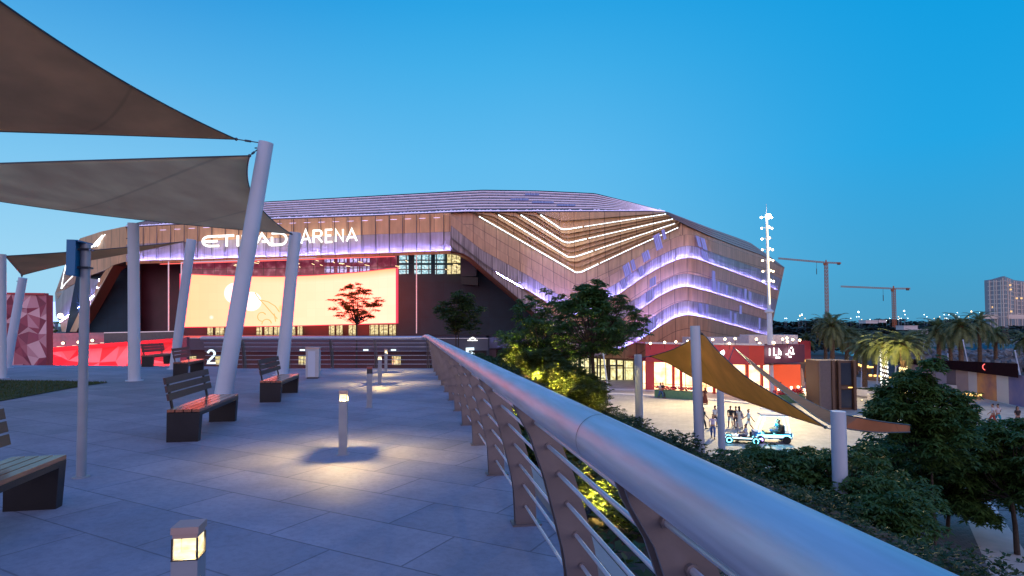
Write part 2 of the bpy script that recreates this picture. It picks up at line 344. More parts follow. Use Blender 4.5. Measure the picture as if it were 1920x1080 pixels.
M['kioskgrey'] = mat('grey_brown_panel', (.09,.075,.085), .5)
M['glassdark'] = mat('dark_display', (.02,.03,.05), .12)
for nm, c, c2 in (('pic_pink',(.40,.30,.28),(.46,.33,.27)),('pic_lav',(.38,.33,.38),(.44,.36,.38)),('pic_dark',(.10,.10,.14),(.2,.14,.14)),('pic_white',(.60,.56,.56),(.65,.6,.55)),('pic_sunset',(.20,.10,.14),(.75,.35,.10)),('pic_blue',(.05,.10,.32),(.25,.2,.3))):
    M[nm] = mat('hoarding_print_'+nm[4:], c, .5, 0, .1, .45, col2=c2)
M['darkred'] = mat('dark_red_band', (.02,.005,.007), .95, spec=.1)
M['amberlamp'] = glow('amber_lamps', (1,.55,.14), 2.2)
M['amberfar'] = glow('amber_street_lamp', (1,.6,.2), 4)
M['amberfar2'] = glow('amber_window', (1,.6,.25), .9)
M['coolfairy'] = glow('white_fairy_bulbs', (1,.95,.85), 2.0)
M['warmfairy'] = glow('yellow_fairy_bulbs', (1,.75,.3), 2.0)
M['water'] = mat('water_surface', (.02,.06,.09), .1, 0, .1, .1, .3, .8)
M['rock'] = mat('boulders', (.16,.17,.18), .9, 0, .4, .5, .3, 3)
M['teal'] = mat('teal_steel', (.01,.20,.33), .5)
M['farleaf'] = leafmat('far_foliage', (.02,.03,.022), (.045,.05,.032), .2)
M['towerwall'] = mat('tower_wall', (.26,.27,.31), .4)
M['towerlight'] = mat('tower_fins', (.70,.62,.56), .7)
M['crane'] = mat('crane_orange_paint', (.42,.12,.05), .6)
M['pinkgrey'] = mat('pinkish_render', (.42,.22,.25), .6)
M['greyglass'] = mat('grey_glass', (.08,.08,.10), .1)
M['bluelat'] = glow('blue_lattice_light', (.25,.35,1), 2.5)
M['bluebody'] = mat('blue_buggy_body', (.02,.12,.30), .3)
FLOOD = 5.2

def backlit(name, c0, c1, s):
    m, t, b = newmat(name); n = t.nodes; l = t.links; tc = n.new('ShaderNodeTexCoord'); mp = n.new('ShaderNodeMapping'); mp.inputs['Scale'].default_value = (9,.35,1); l.new(tc.outputs['UV'], mp.inputs[0])
    nz = n.new('ShaderNodeTexNoise'); nz.inputs['Scale'].default_value = 1.0; nz.inputs['Detail'].default_value = 5; l.new(mp.outputs[0], nz.inputs['Vector']); r = ramp(n, [(.36, c0), (.66, c1)]); l.new(nz.outputs[0], r.inputs[0])
    l.new(r.outputs[0], b.inputs['Emission Color']); b.inputs['Emission Strength'].default_value = s; b.inputs['Base Color'].default_value = (.10,.08,.14,1); return m
M['backlit'] = backlit('backlit_perforated_metal', (.02,.015,.12), (.36,.36,1.0), .75)
M['backlit2'] = backlit('backlit_roof_metal', (.06,.04,.16), (.40,.36,.85), .4)
# ================================================================== GROUND AND DECK
def flat(name, pts, z, m, th=0, label=None):
    b = MB(); b.add([(p[0], p[1], z) for p in pts], [list(range(len(pts)))])
    return structure(b.build(name, m))
flat('ground', [(-4000,-600),(4000,-600),(4000,7500),(-4000,7500)], PZ-.012, M['earth'])
gx = lambda px, py, z=PZ: G(px, py, z)
flat('plaza', [(6,-12),(60,-12),(75,45),(70,105),(-70,125),(-70,20),(0,20)], PZ-.004, M['plaza'])
flat('grey_paving', [(9,-10),(52,-10),gx(2050,800)[:2],gx(1930,835)[:2],gx(1700,860)[:2],gx(1500,880)[:2],(9,26)], PZ, M['plazagrey'])
for quad in ([(1772,880),(1812,872),(1960,1090),(1880,1130)], [(1878,893),(1930,872),(1990,905),(1960,935)]):
    flat('white_paving_strip', [gx(*q)[:2] for q in quad], PZ+.004, M['white'])
bb = MB()
for yy, w in ((729.5,2.2),(737,2.6)):
    top = [gx(x, yy+(x-1125)*(x-1125)*.00013+ (0 if yy<733 else (x-1125)*.028)) for x in range(1090, 1420, 15)]
    bot = [gx(x, yy+w+(x-1125)*(x-1125)*.00013+ (0 if yy<733 else (x-1125)*.028)) for x in range(1090, 1420, 15)]
    bb.grid([[p+Vector((0,0,.1)) for p in top],[p+Vector((0,0,.1)) for p in bot],[p-Vector((0,0,.02)) for p in bot]])
structure(bb.build('curved_kerb', M['white']))
# deck: a raised terrace, solid down to the plaza
far_edge = [(1.12, 21.6), tuple(G(812,690.5)[:2]), tuple(G(445,690.8)[:2]), tuple(G(440,687.2)[:2]), tuple(G(0,684.6)[:2]), tuple(G(-500,683)[:2])]
dp = [(-40,-8), (1.12,-8)] + far_edge
b = MB(); n = len(dp)
b.add([(x,y,0) for x,y in dp]+[(x,y,PZ-.3) for x,y in dp], [list(range(n))]+[[i, i+n, (i+1)%n+n, (i+1)%n] for i in range(n)])
structure(b.build('deck', M['deck']))
b = MB(); b.beam((1.16,-8,.0),(1.16,21.6,.0),.08,.22); structure(b.build('deck_kerb', M['concrete']))
# lawn triangle on the deck with real blades
lp = [G(-250,709), G(0,713.5), G(120,715), G(203,717.5), G(130,729), G(60,742), G(0,753), G(-250,800)]
b = MB(); b.add([(p.x,p.y,.012) for p in lp], [list(range(len(lp)))]); structure(b.build('lawn', M['grass']))
def inpoly(x, y, P):
    c = False; j = len(P)-1
    for i in range(len(P)):
        if (P[i].y > y) != (P[j].y > y) and x < (P[j].x-P[i].x)*(y-P[i].y)/(P[j].y-P[i].y)+P[i].x: c = not c
        j = i
    return c
xs = [p.x for p in lp]; ys = [p.y for p in lp]; GV, GF = [], []
while len(GF) < 15000:
    x, y = random.uniform(min(xs), max(xs)), random.uniform(min(ys), max(ys))
    if not inpoly(x, y, lp): continue
    a = random.random()*PI; w = .006; h = random.uniform(.03,.07); dx, dy = random.uniform(-.02,.02), random.uniform(-.02,.02); o = len(GV)
    GV += [(x-w*math.cos(a), y-w*math.sin(a), .01), (x+w*math.cos(a), y+w*math.sin(a), .01), (x+dx, y+dy, h)]; GF.append((o,o+1,o+2))
tag(arr_mesh('grass', GV, GF, M['blade_grass']), 'short dark green lawn grass on the terrace', 'grass', kind='stuff')
# planted bank falling from the deck to the plaza
def bankz(X, y=0):
    u = max(0, min(1, (y-17)/6)); u = u*u*(3-2*u); v = max(0, min(1, (12-X)/4))*min(1, max(0,(X-1.1)/3))
    return interp(X, [(1.1,-.38),(3,-.75),(5,-1.5),(7,-2.5),(9.5,-4.6),(12,-6.3),(13.5,PZ)])+.9*u*v
b = MB(); Xs = [1.12,2,3,4,5,6,7,8,9.5,11,12,13.5]; rows = []
for j in range(-8, 33):
    rows.append([(X+.0, j*1.0, (bankz(X, j)+.08*math.sin(X*3+j)) if X > 1.2 else -.38) for X in Xs])
rows.append([(X, 36, min(-3, bankz(X)-2)) for X in Xs]); rows.append([(X, 42, PZ-.05) for X in Xs])
b.grid(rows); b.add([], []); structure(b.build('planted_bank', M['earth'], smooth=True), None)
# ================================================================== RAILING
RX, RZ, RR = .5625, 1.1616, .0726
rail = thing('railing', 'long stainless steel railing with thick round handrail running along the deck edge', 'railing', (.87, 0, 0))
b = MB(); yend = 21.4; segs = [-1.2, 1.73, 6.35, 11.0, 15.6, 18.8]
pts = [(RX, y, RZ) for y in segs]+[(.53, 20.3, 1.14), (.46, 21.3, 1.085)]
b.tube(pts, [RR]*6+[.068,.06], 40); hand = b.build('handrail', M['steel'], rail, True)
for y in segs[1:5]:
    c = MB(); c.tube([(RX,y-.002,RZ),(RX,y+.002,RZ)], RR+.0008, 40, False); c.build('joint_ring', M['dark'], hand)
bladeL = [(.797,0),(.784,.25),(.766,.37),(.724,.54),(.672,.735),(.596,.955),(.535,1.06),(.52,1.10)]
bladeR = [(.955,0),(.945,.25),(.925,.38),(.88,.56),(.82,.75),(.745,.93),(.665,1.05),(.62,1.115)]
def blade(b, y, th=.012, xf=None):
    n = len(bladeL); vs = []
    for s in (-th/2, th/2):
        for x, z in bladeL+bladeR[::-1]: vs.append(Vector((x, y+s, z)))
    if xf: vs = [xf(v) for v in vs]
    m = 2*n; b.add(vs, [list(range(m))[::-1], list(range(m, 2*m))]+[[i,(i+1)%m,(i+1)%m+m,i+m] for i in range(m)])
rodz = [.145,.30,.455,.61,.76,.90,1.02]
def bmid(z): 
    f = lambda P: interp(z, [(q,x) for x,q in P]); return (f(bladeL)+f(bladeR))/2
for k in range(-4, 12):
    y = 4.51+1.535*k
    b = MB(); blade(b, y-.035); blade(b, y+.035)
    for z in rodz: b.tube([(bmid(z), y-.055, z),(bmid(z), y+.055, z)], .017, 8)
    b.box((.88, y, .006), (.22,.14,.012)); b.build('post', M['blade'], rail)
for z in rodz:
    b = MB(); b.tube([(bmid(z), -1.6, z),(bmid(z), 21.35, z)], .0095, 10, True); b.build('horizontal_rod', M['steel'], rail, True)
# far railing along the end of the deck
c0 = Vector((.80, 21.35, 0)); e0 = G(384, 690.8); frail = thing('railing', 'short far railing with horizontal rods closing the end of the deck behind the bin', 'railing', c0)
dr = (e0-c0); dr.z = 0; LN = dr.length; dr.normalize(); inw = Vector((0,-1,0)); inw = (inw-dr*inw.dot(dr)).normalized()
def fpos(s, off, z): return c0+dr*s+inw*off+Vector((0,0,z))
b = MB(); b.tube([(.46,21.3,1.085)]+[fpos(s, .30, 1.085-.01*s/LN) for s in (1.0, LN/2, LN)], .06, 24); b.build('handrail', M['steel'], frail, True)
for s in [.15, 2.0, 3.55, 5.1, 6.65, 8.1]:
    if s > LN: continue
    b = MB()
    for t in (-.03,.03):
        xf = lambda v, s=s, t=t: fpos(s+t+v.y, .80-v.x, v.z)
        blade(b, 0, .012, xf)
    b.build('post', M['blade'], frail)
for z in rodz:
    b = MB(); b.tube([fpos(-.05, .8-bmid(z), z), fpos(LN, .8-bmid(z), z)], .0095, 8); b.build('horizontal_rod', M['steel'], frail, True)
# ================================================================== BOLLARDS
def bollard(loc, lit, label, pw=330):
    t = thing('bollard_light', label, 'bollard light', loc, 'bollard lights along the railing')
    x, y, z = loc; a = .093
    b = MB(); b.box((x,y,z+.311), (a,a,.622)); b.box((x,y,z+.004), (a+.05,a+.05,.008)); b.build('post', M['bollard'], t)
    b = MB(); b.box((x,y,z+.733), (a+.004,a+.004,.026)); b.box((x,y,z+.712), (a-.006,a-.006,.016)); b.build('cap', M['trim'] if lit else M['redcap'], t)
    b = MB()
    for i in (-1,1):
        for j in (-1,1): b.box((x+i*(a/2-.003), y+j*(a/2-.003), z+.663), (.006,.006,.082))
    b.box((x,y,z+.6235), (a+.002,a+.002,.004)); b.build('frame', M['dark'], t)
    b = MB()
    w = a/2-.005
    for ax in range(4):
        m3 = Matrix.Rotation(ax*PI/2, 3, 'Z'); b.add([m3@Vector((-w+.004, -w, .628))+Vector(loc), m3@Vector((w-.004,-w,.628))+Vector(loc), m3@Vector((w-.004,-w,.702))+Vector(loc), m3@Vector((-w+.004,-w,.702))+Vector(loc)], [(0,1,2,3)])
    b.build('lamp_glass', M['lampglass'] if lit else M['dark'], t)
    if lit: lamp('lamp_light', 'SPOT', (x,y,z+.700), pw, (1,.68,.24), .02, (x,y,z), 152, .35, t)
    return t
M['redcap'] = mat('red_brown_cap', (.30,.07,.06), .5)
m, tt, bs = newmat('lit_frosted_glass'); nn = tt.nodes; ll = tt.links
em = nn.new('ShaderNodeEmission'); em.inputs[0].default_value = (1,.80,.40,1); em.inputs[1].default_value = 1.7
nz = nn.new('ShaderNodeTexNoise'); nz.inputs['Scale'].default_value = 22; tcn = nn.new('ShaderNodeTexCoord'); mpn = nn.new('ShaderNodeMapping'); mpn.inputs['Scale'].default_value = (1,1,2.5); ll.new(tcn.outputs['Object'], mpn.inputs[0]); ll.new(mpn.outputs[0], nz.inputs['Vector'])
rp = ramp(nn, [(.35,(1,.68,.26)),(.65,(1,.92,.62))]); ll.new(nz.outputs[0], rp.inputs[0]); ll.new(rp.outputs[0], em.inputs[0])
tp = nn.new('ShaderNodeBsdfTransparent'); mx = nn.new('ShaderNodeMixShader'); mx.inputs[0].default_value = .55; ll.new(tp.outputs[0], mx.inputs[1]); ll.new(em.outputs[0], mx.inputs[2]); ll.new(mx.outputs[0], nn['Material Output'].inputs[0]); M['lampglass'] = m
p0 = D(355, 975, 2.31); bollard((p0.x, p0.y, 0), True, 'nearest square bollard lamp with glowing lantern head, cut by the bottom of the view', 14)
p = G(643,852); bollard((p.x,p.y,0), True, 'lit bollard lamp standing alone in a pool of warm light mid deck')
p = G(692.5,764); bollard((p.x,p.y,0), False, 'unlit dark headed bollard between the lit ones')
p = G(712,720); bollard((p.x,p.y,0), True, 'lit bollard lamp just behind the unlit bollard')
p = G(723.5,698); bollard((p.x,p.y,0), True, 'farthest lit bollard lamp close to the far railing')
# ================================================================== BENCHES
def make_bench():
    t = thing('park_bench', 'x', 'bench', (0,0,0), 'wooden slatted benches along the deck'); W2, Ln = .40, 1.78
    for sy in (-1,1):
        b = MB(); yc = sy*(Ln/2-.06)
        # closed tapered end block, wider at the foot of the outer side
        b.add([(-.20,yc-.05,0),(.18,yc-.05,0),(.18,yc+.05,0),(-.20,yc+.05,0),(-.20,yc-.055,.375),(.20,yc-.055,.375),(.20,yc+.055,.375),(-.20,yc+.055,.375)],
              [(3,2,1,0),(4,5,6,7),(0,1,5,4),(1,2,6,5),(2,3,7,6),(3,0,4,7)]); b.build('leg', M['black'], t)
    b = MB(); b.box((-.19,0,.36),(.02,Ln-.02,.05)); b.box((.19,0,.36),(.02,Ln-.02,.05)); b.build('seat_frame', M['black'], t)
    b = MB()
    for i in range(4): b.box((-.153+i*.102,0,.402),(.088,Ln,.034))
    b.build('seat', M['wood'], t)
    lean = .20
    for sy in (-1,1):
        b = MB(); y = sy*(Ln/2-.20); b.beam((-.19,y,.34),(-.19-.43*lean,y,.79),.045,.022); b.build('backrest_support', M['black'], t)
    b = MB()
    for i in range(3):
        z = .57+i*.105; x = -.185-(z-.36)*lean; c, s = math.cos(math.atan(lean)), math.sin(math.atan(lean))
        mt = Matrix.Rotation(-math.atan(lean), 3, 'Y'); b.box((x+.02,0,z),(.028,Ln-.1,.088), mtx=mt)
    b.build('backrest', M['woodback'], t); return t
bench = make_bench()
def nearcorner(pxl, pyl): # near left foot of the near end block
    g = G(pxl, pyl); return Vector((g.x+.20, g.y+.89, 0))
spots = [(nearcorner(311,830), 'nearest whole slatted bench, red light on its seat, in front of the big leaning pole'),
         (nearcorner(488,755), 'second slatted bench facing right, between two leaning poles'),
         (nearcorner(321,706), 'small far bench at the foot of the thin leaning pole'),
         (None, 'dark bench cut by the left edge beside the thin blue sign pole'),
         (nearcorner(268,688), 'tiny dark bench at the far deck edge in front of the red wall')]
g = G(122,948); spots[3] = (Vector((g.x-.18, g.y-.88, 0)), spots[3][1])
for i, (p, lb) in enumerate(spots):
    o = bench if i == 0 else copy_tree(bench); o.location = p; o['label'] = lb; o.rotation_euler.z = [0, R(-1), R(3), R(1.5), R(-4)][i]
# ================================================================== BIN
g = G(587,709); t = thing('litter_bin', 'pale metal litter bin with sloping top near the far railing', 'bin', (g.x,g.y,0)); x,y = g.x,g.y
b = MB(); b.box((x,y,.44),(.36,.36,.80)); b.build('body', M['bollard2'] if 'bollard2' in M else M['pole'], t)
b = MB(); b.box((x-.02,y-.185,.42),(.20,.012,.72)); b.build('door', M['pole'], t)
b = MB(); b.box((x,y,.02),(.30,.30,.04)); b.build('base', M['dark'], t)
b = MB(); b.add([(x-.19,y-.19,.84),(x+.19,y-.19,.84),(x+.19,y+.19,.84),(x-.19,y+.19,.84),(x-.19,y-.19,.90),(x+.19,y-.19,.87),(x+.19,y+.19,.87),(x-.19,y+.19,.90)],[(3,2,1,0),(4,5,6,7),(0,1,5,4),(1,2,6,5),(2,3,7,6),(3,0,4,7)]); b.build('lid', M['trim'], t)
# ================================================================== SAIL POLES
def pole(base, top, r0, r1, label, group='white sail poles on the deck', eye=True):
    t = thing('sail_pole', label, 'pole', base, group)
    b = MB(); b.tube([base, Vector(base).lerp(Vector(top), .5), top], [r0,(r0+r1)/2,r1], 36); sh = b.build('shaft', M['pole'], t, True)
    b = MB(); b.lathe((base[0],base[1],base[2]), [(r0*1.45,0),(r0*1.45,.02),(r0*1.05,.022)], 28); b.build('base_plate', M['pole'], t)
    if eye:
        tp = Vector(top); dd = (tp-Vector(base)).normalized(); q = tp-dd*.12
        b = MB(); b.tube([q-Rt*r1*.9, q-Rt*(r1+.07)], .014, 8); b.tube([q-Rt*r1*.9-Vector((0,0,.30)), q-Rt*(r1+.05)-Vector((0,0,.30))], .014, 8); b.build('eye_bolt', M['cable'], t)
    return t
B2, T2 = G(418,744), D(499,267,12.5)
B1, T1 = G(252,714), D(250,418,16.0)
B3, T3 = G(528,703), D(554,436,18.3)
B4, T4 = G(326,692), D(359,449,20.4)
B6, T6 = G(3,709), D(2,477,17.2)
B7, T7 = G(12,690), D(43,521,21.2)
pole(B2,T2,.178,.150,'thickest leaning white pole holding the two large sails')
pole(B1,T1,.150,.135,'upright white pole under the taupe sail')
pole(B3,T3,.190,.170,'leaning white pole in front of the giant screen')
pole(B4,T4,.150,.150,'slim leaning white pole at the left edge of the giant screen')
pole(B6,T6,.120,.120,'upright white pole at the left edge of the view')
pole(B7,T7,.140,.130,'leaning white pole in front of the pink faceted mural')
# sign pole
g = G(152,895); t = thing('sign_pole', 'thin blue grey pole with a folded blue metal plate on top', 'sign pole', (g.x,g.y,0)); tp = D(161,457,5.9)
b = MB(); b.tube([(g.x,g.y,0),(tp.x,tp.y,tp.z)], .043, 20); b.tube([(g.x,g.y,0),(g.x,g.y,.012)], .075, 20); b.build('pole', M['bollard'], t, True)
b = MB(); X, Y, Zt = tp.x, tp.y, tp.z
b.box((X-.055,Y-.09,Zt-.16),(.012,.26,.34)); b.box((X-.02,Y-.215,Zt-.16),(.07,.012,.34)); b.box((X-.02,Y-.05,Zt+.006),(.085,.30,.012)); b.build('plate', M['blue'], t)
b = MB()
for dz in (-.06,-.24): b.tube([(X-.06,Y-.02,Zt+dz),(X+.05,Y-.02,Zt+dz)], .009, 8); b.box((X,Y,Zt+dz),(.10,.10,.02))
b.build('bracket', M['cable'], t)
# ================================================================== SHADE SAILS
def sail(name, corners, sags, m, label, group, nrm_sag=0.3, cables=(), N_=26, mono=None):
    """triangular sail: corners A,B,C; sags = inward sag of edges AB, BC, CA (fraction)"""
    A, B, C = [Vector(c) for c in corners]; cen = (A+B+C)/3
    t = thing(name, label, 'shade sail', cen, group)
    def edge(P, Q, s, u): 
        p = P.lerp(Q, u); mid = (P+Q)/2; inn = cen-mid
        return p+inn*s*4*u*(1-u)
    nr = (B-A).cross(C-A).normalized()
    if nr.z < 0: nr = -nr
    rows = []
    for i in range(N_+1):
        u = i/N_; row = []
        P = edge(A, B, sags[0], u); Q = edge(A, C, sags[2], u)
        for j in range(N_+1):
            v = j/N_; base = P.lerp(Q, v)
            # blend in the BC edge sag
            e = edge(B, C, sags[1], v)-B.lerp(C, v); base = base+e*u**2
            bl = u*(1-u)*v*(1-v)*16
            row.append(base+Vector((0,0,-nrm_sag*bl)))
        rows.append(row)
    b = MB(); b.grid(rows); cl = b.build('cloth', m, t, True, solid=.006)
    b = MB(); b.tube([r_[0] for r_ in rows], .014, 6); b.tube([r_[-1] for r_ in rows], .014, 6); b.tube(rows[-1], .014, 6); b.build('hem', M['cable'], cl)
    for P, Q in cables:
        P, Q = Vector(P), Vector(Q); b = MB(); b.tube([P,Q], .011, 6); mid = P.lerp(Q,.35); b.tube([mid, P.lerp(Q,.6)], .024, 8); b.ball(P, .035, 6); b.build('turnbuckle_cable', M['cable'], t)
    return t
a1 = D(443,261,12.4); eye2 = D(489,268,12.5)
sail('shade_sail', [a1, D(-420,-330,5.2), D(-560,232,10.5)], (.17,.10,.02), M['sail_brown'], 'large brown shade sail at the top left corner', 'shade sails', .12, [(a1, eye2)])
a2 = D(468,292,12.2); a2b = D(545,438,18.0)
sail('shade_sail', [D(-330,318,15.5), a2, a2b], (-.02,.12,-.48), M['sail_grey'], 'taupe shade sail sagging below the brown one, tied to the thickest leaning pole', 'shade sails', .10, [(a2, D(482,281,12.4)), (a2b, D(549,440,18.2))])
a4 = D(345,453,20.3); a6 = D(10,480,17.4); a7 = D(41,516,21.0)
sail('shade_sail', [a4, a6, a7], (.16,.0,.30), M['sail_brown'], 'small low brown shade sail passing behind the blue sign plate', 'shade sails', .15, [(a7, D(41,520,21.1)), (a6, D(4,480,17.3))])
# ================================================================== PLAZA SAILS AND POLES
def ppole(px, pyb, pyt, wpx, lean, Z, label):
    r = wpx/2*Z/FPX; top = D(px, pyt, Z); base = Vector((top.x+Rt.x*lean*Z/FPX, top.y+Rt.y*lean*Z/FPX, PZ)); return pole(base, top, r, r*.97, label, 'white sail poles on the plaza', False), top
_, q1 = ppole(1196,0,665,14.5,4,29,'stout white pole at the left tip of the golden sail')
_, q2 = ppole(1303,0,611,18.5,12,22,'tallest white plaza pole with the golden sail behind it')
_, q3 = ppole(1350,0,716,13,3,31,'yellow lit white pole rising to the underside of the golden sail')
_, q4 = ppole(1571.5,0,771,27,4,15.5,'short looking white pole between the golden and rust sails')
s4a, s4b, s4c = D(1222,667,28), D(1316,617,24), D(1546,801,17)
M4 = M['sail_gold']
def sail_px(top, bot, m, label, cor):
    """strip sail between two edge curves given as (px, py, Z) lists; both ends are pointed corners"""
    n = 30; rows = []
    def samp(P, u):
        xs_ = [i/(len(P)-1) for i in range(len(P))]
        # catmull rom
        k = min(int(u*(len(P)-1)), len(P)-2); f = u*(len(P)-1)-k
        g = lambda i: Vector(P[max(0,min(len(P)-1,i))])
        a,b_,c,d = g(k-1),g(k),g(k+1),g(k+2)
        return .5*((2*b_)+(c-a)*f+(2*a-5*b_+4*c-d)*f*f+(3*b_-a-3*c+d)*f**3)
    for i in range(n+1):
        u = i/n; A = samp(top, u); B = samp(bot, u); A = D(*A); B = D(*B); rows.append([A.lerp(B, j/12) for j in range(13)])
    cen = sum((r_[6] for r_ in rows), Vector())/len(rows); t = thing('shade_sail', label, 'shade sail', cen, 'shade sails over the plaza')
    b = MB(); b.grid(rows); cl = b.build('cloth', m, t, True, solid=.008)
    b = MB(); b.tube([r_[0] for r_ in rows], .02, 6); b.tube([r_[-1] for r_ in rows], .02, 6); b.build('hem', M['cable'], cl)
    for P, Q in cor: b = MB(); b.tube([P,Q], .02, 6); b.ball(P, .05, 6); b.build('turnbuckle_cable', M['cable'], t)
    return t
sail_px([(1219,668,28),(1262,655,27),(1298,636,25),(1318,627,23.5),(1345,657,22),(1400,707,20.5),(1470,750,18.5),(1548,801,17)],
        [(1219,668,28),(1255,682,28),(1290,703,27.5),(1330,722,27),(1370,741,25),(1430,763,22),(1490,783,19),(1548,801,17)], M4,
        'large golden shade sail sweeping down over the plaza', [(D(1219,668,28), D(1204,670,28.8)), (D(1316,626,23.5), D(1311,618,22.4)), (D(1548,801,17), D(1561,806,15.6))])
sail_px([(1376,652,34),(1430,694,29),(1490,737,24),(1556,771,19),(1600,781,17),(1650,790,17),(1706,797,17.5)],
        [(1376,652,34),(1420,694,29),(1470,736,24),(1530,781,19),(1570,800,17),(1640,810,17),(1706,810,17.5)], M['sail_rust'],
        'narrow rust brown shade sail crossing behind the short looking white pole', [(D(1376,652,34), D(1352,716,31))])
# ================================================================== ARENA
arena = thing('arena', 'huge faceted bronze arena with violet light bands and a giant glowing screen', 'arena', D(700,611,110)-Vector((0,0,1.5-PZ)))
def Zs(x): return smooth(x, [(100,116),(240,109),(870,95),(985,92.5),(1080,96),(1180,91),(1275,87.5),(1300,87.5),(1340,92),(1471,150)], 10)
def cr(P):   # smooth px polyline -> y(x)
    return lambda x, P=P: smooth(x, P, 7)
def obf(x): return smooth(x, [(845,471),(866,474),(884,484),(905,503),(985,570),(1010,594),(1060,640),(1092,669),(1215,674),(1216,720),(1320,716),(1441,650),(1471,640)], 5)
E0 = lambda x: interp(x, [(235,427),(500,412),(700,405),(870,398),(1245,397),(1265,411),(1291,424),(1330,442),(1381,462),(1428,478),(1471,503)])
Lc = [[(1005,398.5),(1012,402),(1053,430),(1062,430),(1250,401)],
      [(968,398.5),(975,402),(1058,454),(1068,455),(1264,410)],
      [(926,398.5),(933,402),(1066,482.5),(1080,481),(1268,418)],
      [(886,398.5),(897,405),(1080,511),(1090,510),(1190,463),(1273,426)]]
B1c = [(905,492),(932,510),(990,544),(1050,581),(1076,590),(1104,583),(1140,562),(1166,547),(1200,523),(1226,507),(1252,494),(1273,485),(1291,482),(1309,485),(1335,495),(1381,511),(1433,529),(1471,546)]
B2c = [(1000,585),(1060,635),(1100,634),(1150,606),(1200,580),(1236,555),(1265,540),(1286,536),(1309,541),(1335,547),(1363,555),(1407,568),(1471,587)]
B3c = [(1050,632),(1080,668),(1130,668),(1200,637),(1216,626),(1239,610),(1265,595),(1288,589),(1327,595),(1381,608),(1441,622),(1471,629)]
X0, X1, NX = 845, 1471, 170
XS = [X0+(X1-X0)*i/(NX-1) for i in range(NX)]
def xr(x, y):   # right edge leans inwards towards the ground
    k = max(0, y-502)/138; return x-(x-1300)/171*30*k if x > 1300 else x
def curve_y(P):
    f = cr(P)
    def g(x):
        y = f(x) if x >= P[0][0] else 0
        if x < P[0][0]: y = P[0][1]-(P[0][0]-x)*.8
        return max(E0(x), min(y, obf(x)))
    return g
LY = []
for P in Lc:
    def g(x, P=P):
        y = interp(x, P) if P[0][0] <= x <= P[-1][0] else E0(x)
        return min(max(E0(x), y), obf(x))
    LY.append(g)
YB1, YB2, YB3 = curve_y(B1c), curve_y(B2c), curve_y(B3c)
def off_mid(f, d): return lambda x: max(E0(x), min(f(x)-d, obf(x)))
def T1y(x):  # top of the first lit row: below L1 on the left, 22 px rows elsewhere
    d = smooth(x, [(900,22),(932,26),(1000,28),(1060,26),(1120,22),(1471,22)]); return max(LY[3](x), E0(x), min(YB1(x)-d, obf(x)))
def T1b(x): return max(LY[3](x), E0(x), min(YB1(x)-43, obf(x)))
def sur(fy, off, xs=XS):
    out = []
    for x in xs:
        y = fy(x); Z = Zs(x)-off; out.append(D(xr(x, y), y, Z))
    return out
def uvs(row, vv):
    u = 0; o = [(0, vv)]
    for a, b_ in zip(row, row[1:]): u += math.hypot(b_.x-a.x, b_.y-a.y); o.append((u, vv))
    return o
def band(name, f0, f1, o0, o1, m, rows=4, sag=0, xs=XS):
    R_ = []; U_ = []
    for k in range(rows+1):
        t_ = k/rows; r_ = sur(lambda x: f0(x)*(1-t_)+f1(x)*t_, o0*(1-t_)+o1*t_, xs); R_.append(r_)
        us = uvs(R_[0], 0); U_.append([(us[i][0], R_[0][i].z-r_[i].z+ .01) for i in range(len(xs))])
    b = MB(); b.grid(R_, U_); return b.build(name, m, arena)
def ledge(name, f, o0, o1, m, xs=XS, dy0=0, dy1=0):
    b = MB(); b.grid([sur(lambda x: f(x)+dy0, o0, xs), sur(lambda x: f(x)+dy1, o1, xs)]); return b.build(name, m, arena)
ident = E0
# upper dished bands between the dotted lines
prev, po = E0, 0
offs = [1.6,1.2,.8,.4]
def between(f, g, t_): return lambda x: f(x)*(1-t_)+g(x)*t_
for i, ly in enumerate(LY):
    # each band is broken into 3 overlapping ribs
    nr = 3 if i else 2
    for k in range(nr):
        fa, fb = between(prev, ly, k/nr), between(prev, ly, (k+1)/nr)
        band('cladding_band', fa, fb, .1+.15*i, .62+.15*i, M['copper'], 2)
        ledge('cladding_soffit', fb, .62+.15*i, .1+.15*i, M['dark'])
    prev = ly
band('cladding_band', LY[3], T1b, .45, 1.0, M['copper2'], 4)
band('cladding_band', T1b, T1y, 1.0, 1.15, M['copper2'], 3)
P3 = lambda f, d=3: (lambda x: min(f(x)+d, max(f(x), obf(x))))
band('lit_panel_row', T1y, P3(YB1), 1.1, 1.3, M['litpanel'], 4)
M23a = lambda x: max(YB1(x), min(YB2(x)-24, obf(x)))
M34a = lambda x: max(YB2(x), min(YB3(x)-26, obf(x)))
band('ledge', P3(YB1), P3(YB1,3.05), 1.3, 2.08, M['trim'], 1)
band('cladding_band', lambda x: YB1(x)+.3, M23a, 2.1, 1.5, M['copper2'], 3)
band('lit_panel_row', M23a, P3(YB2), 1.5, 1.6, M['litpanel'], 4)
band('ledge', P3(YB2), P3(YB2,3.05), 1.6, 2.38, M['trim'], 1)
band('cladding_band', lambda x: YB2(x)+.3, M34a, 2.4, 1.7, M['copper2'], 3)
band('lit_panel_row', M34a, P3(YB3), 1.7, 1.8, M['litpanel'], 4)
band('ledge', P3(YB3), P3(YB3,3.05), 1.8, 2.58, M['trim'], 1)
band('cladding_band', lambda x: YB3(x)+.3, obf, 2.6, 1.2, M['copper2'], 5)
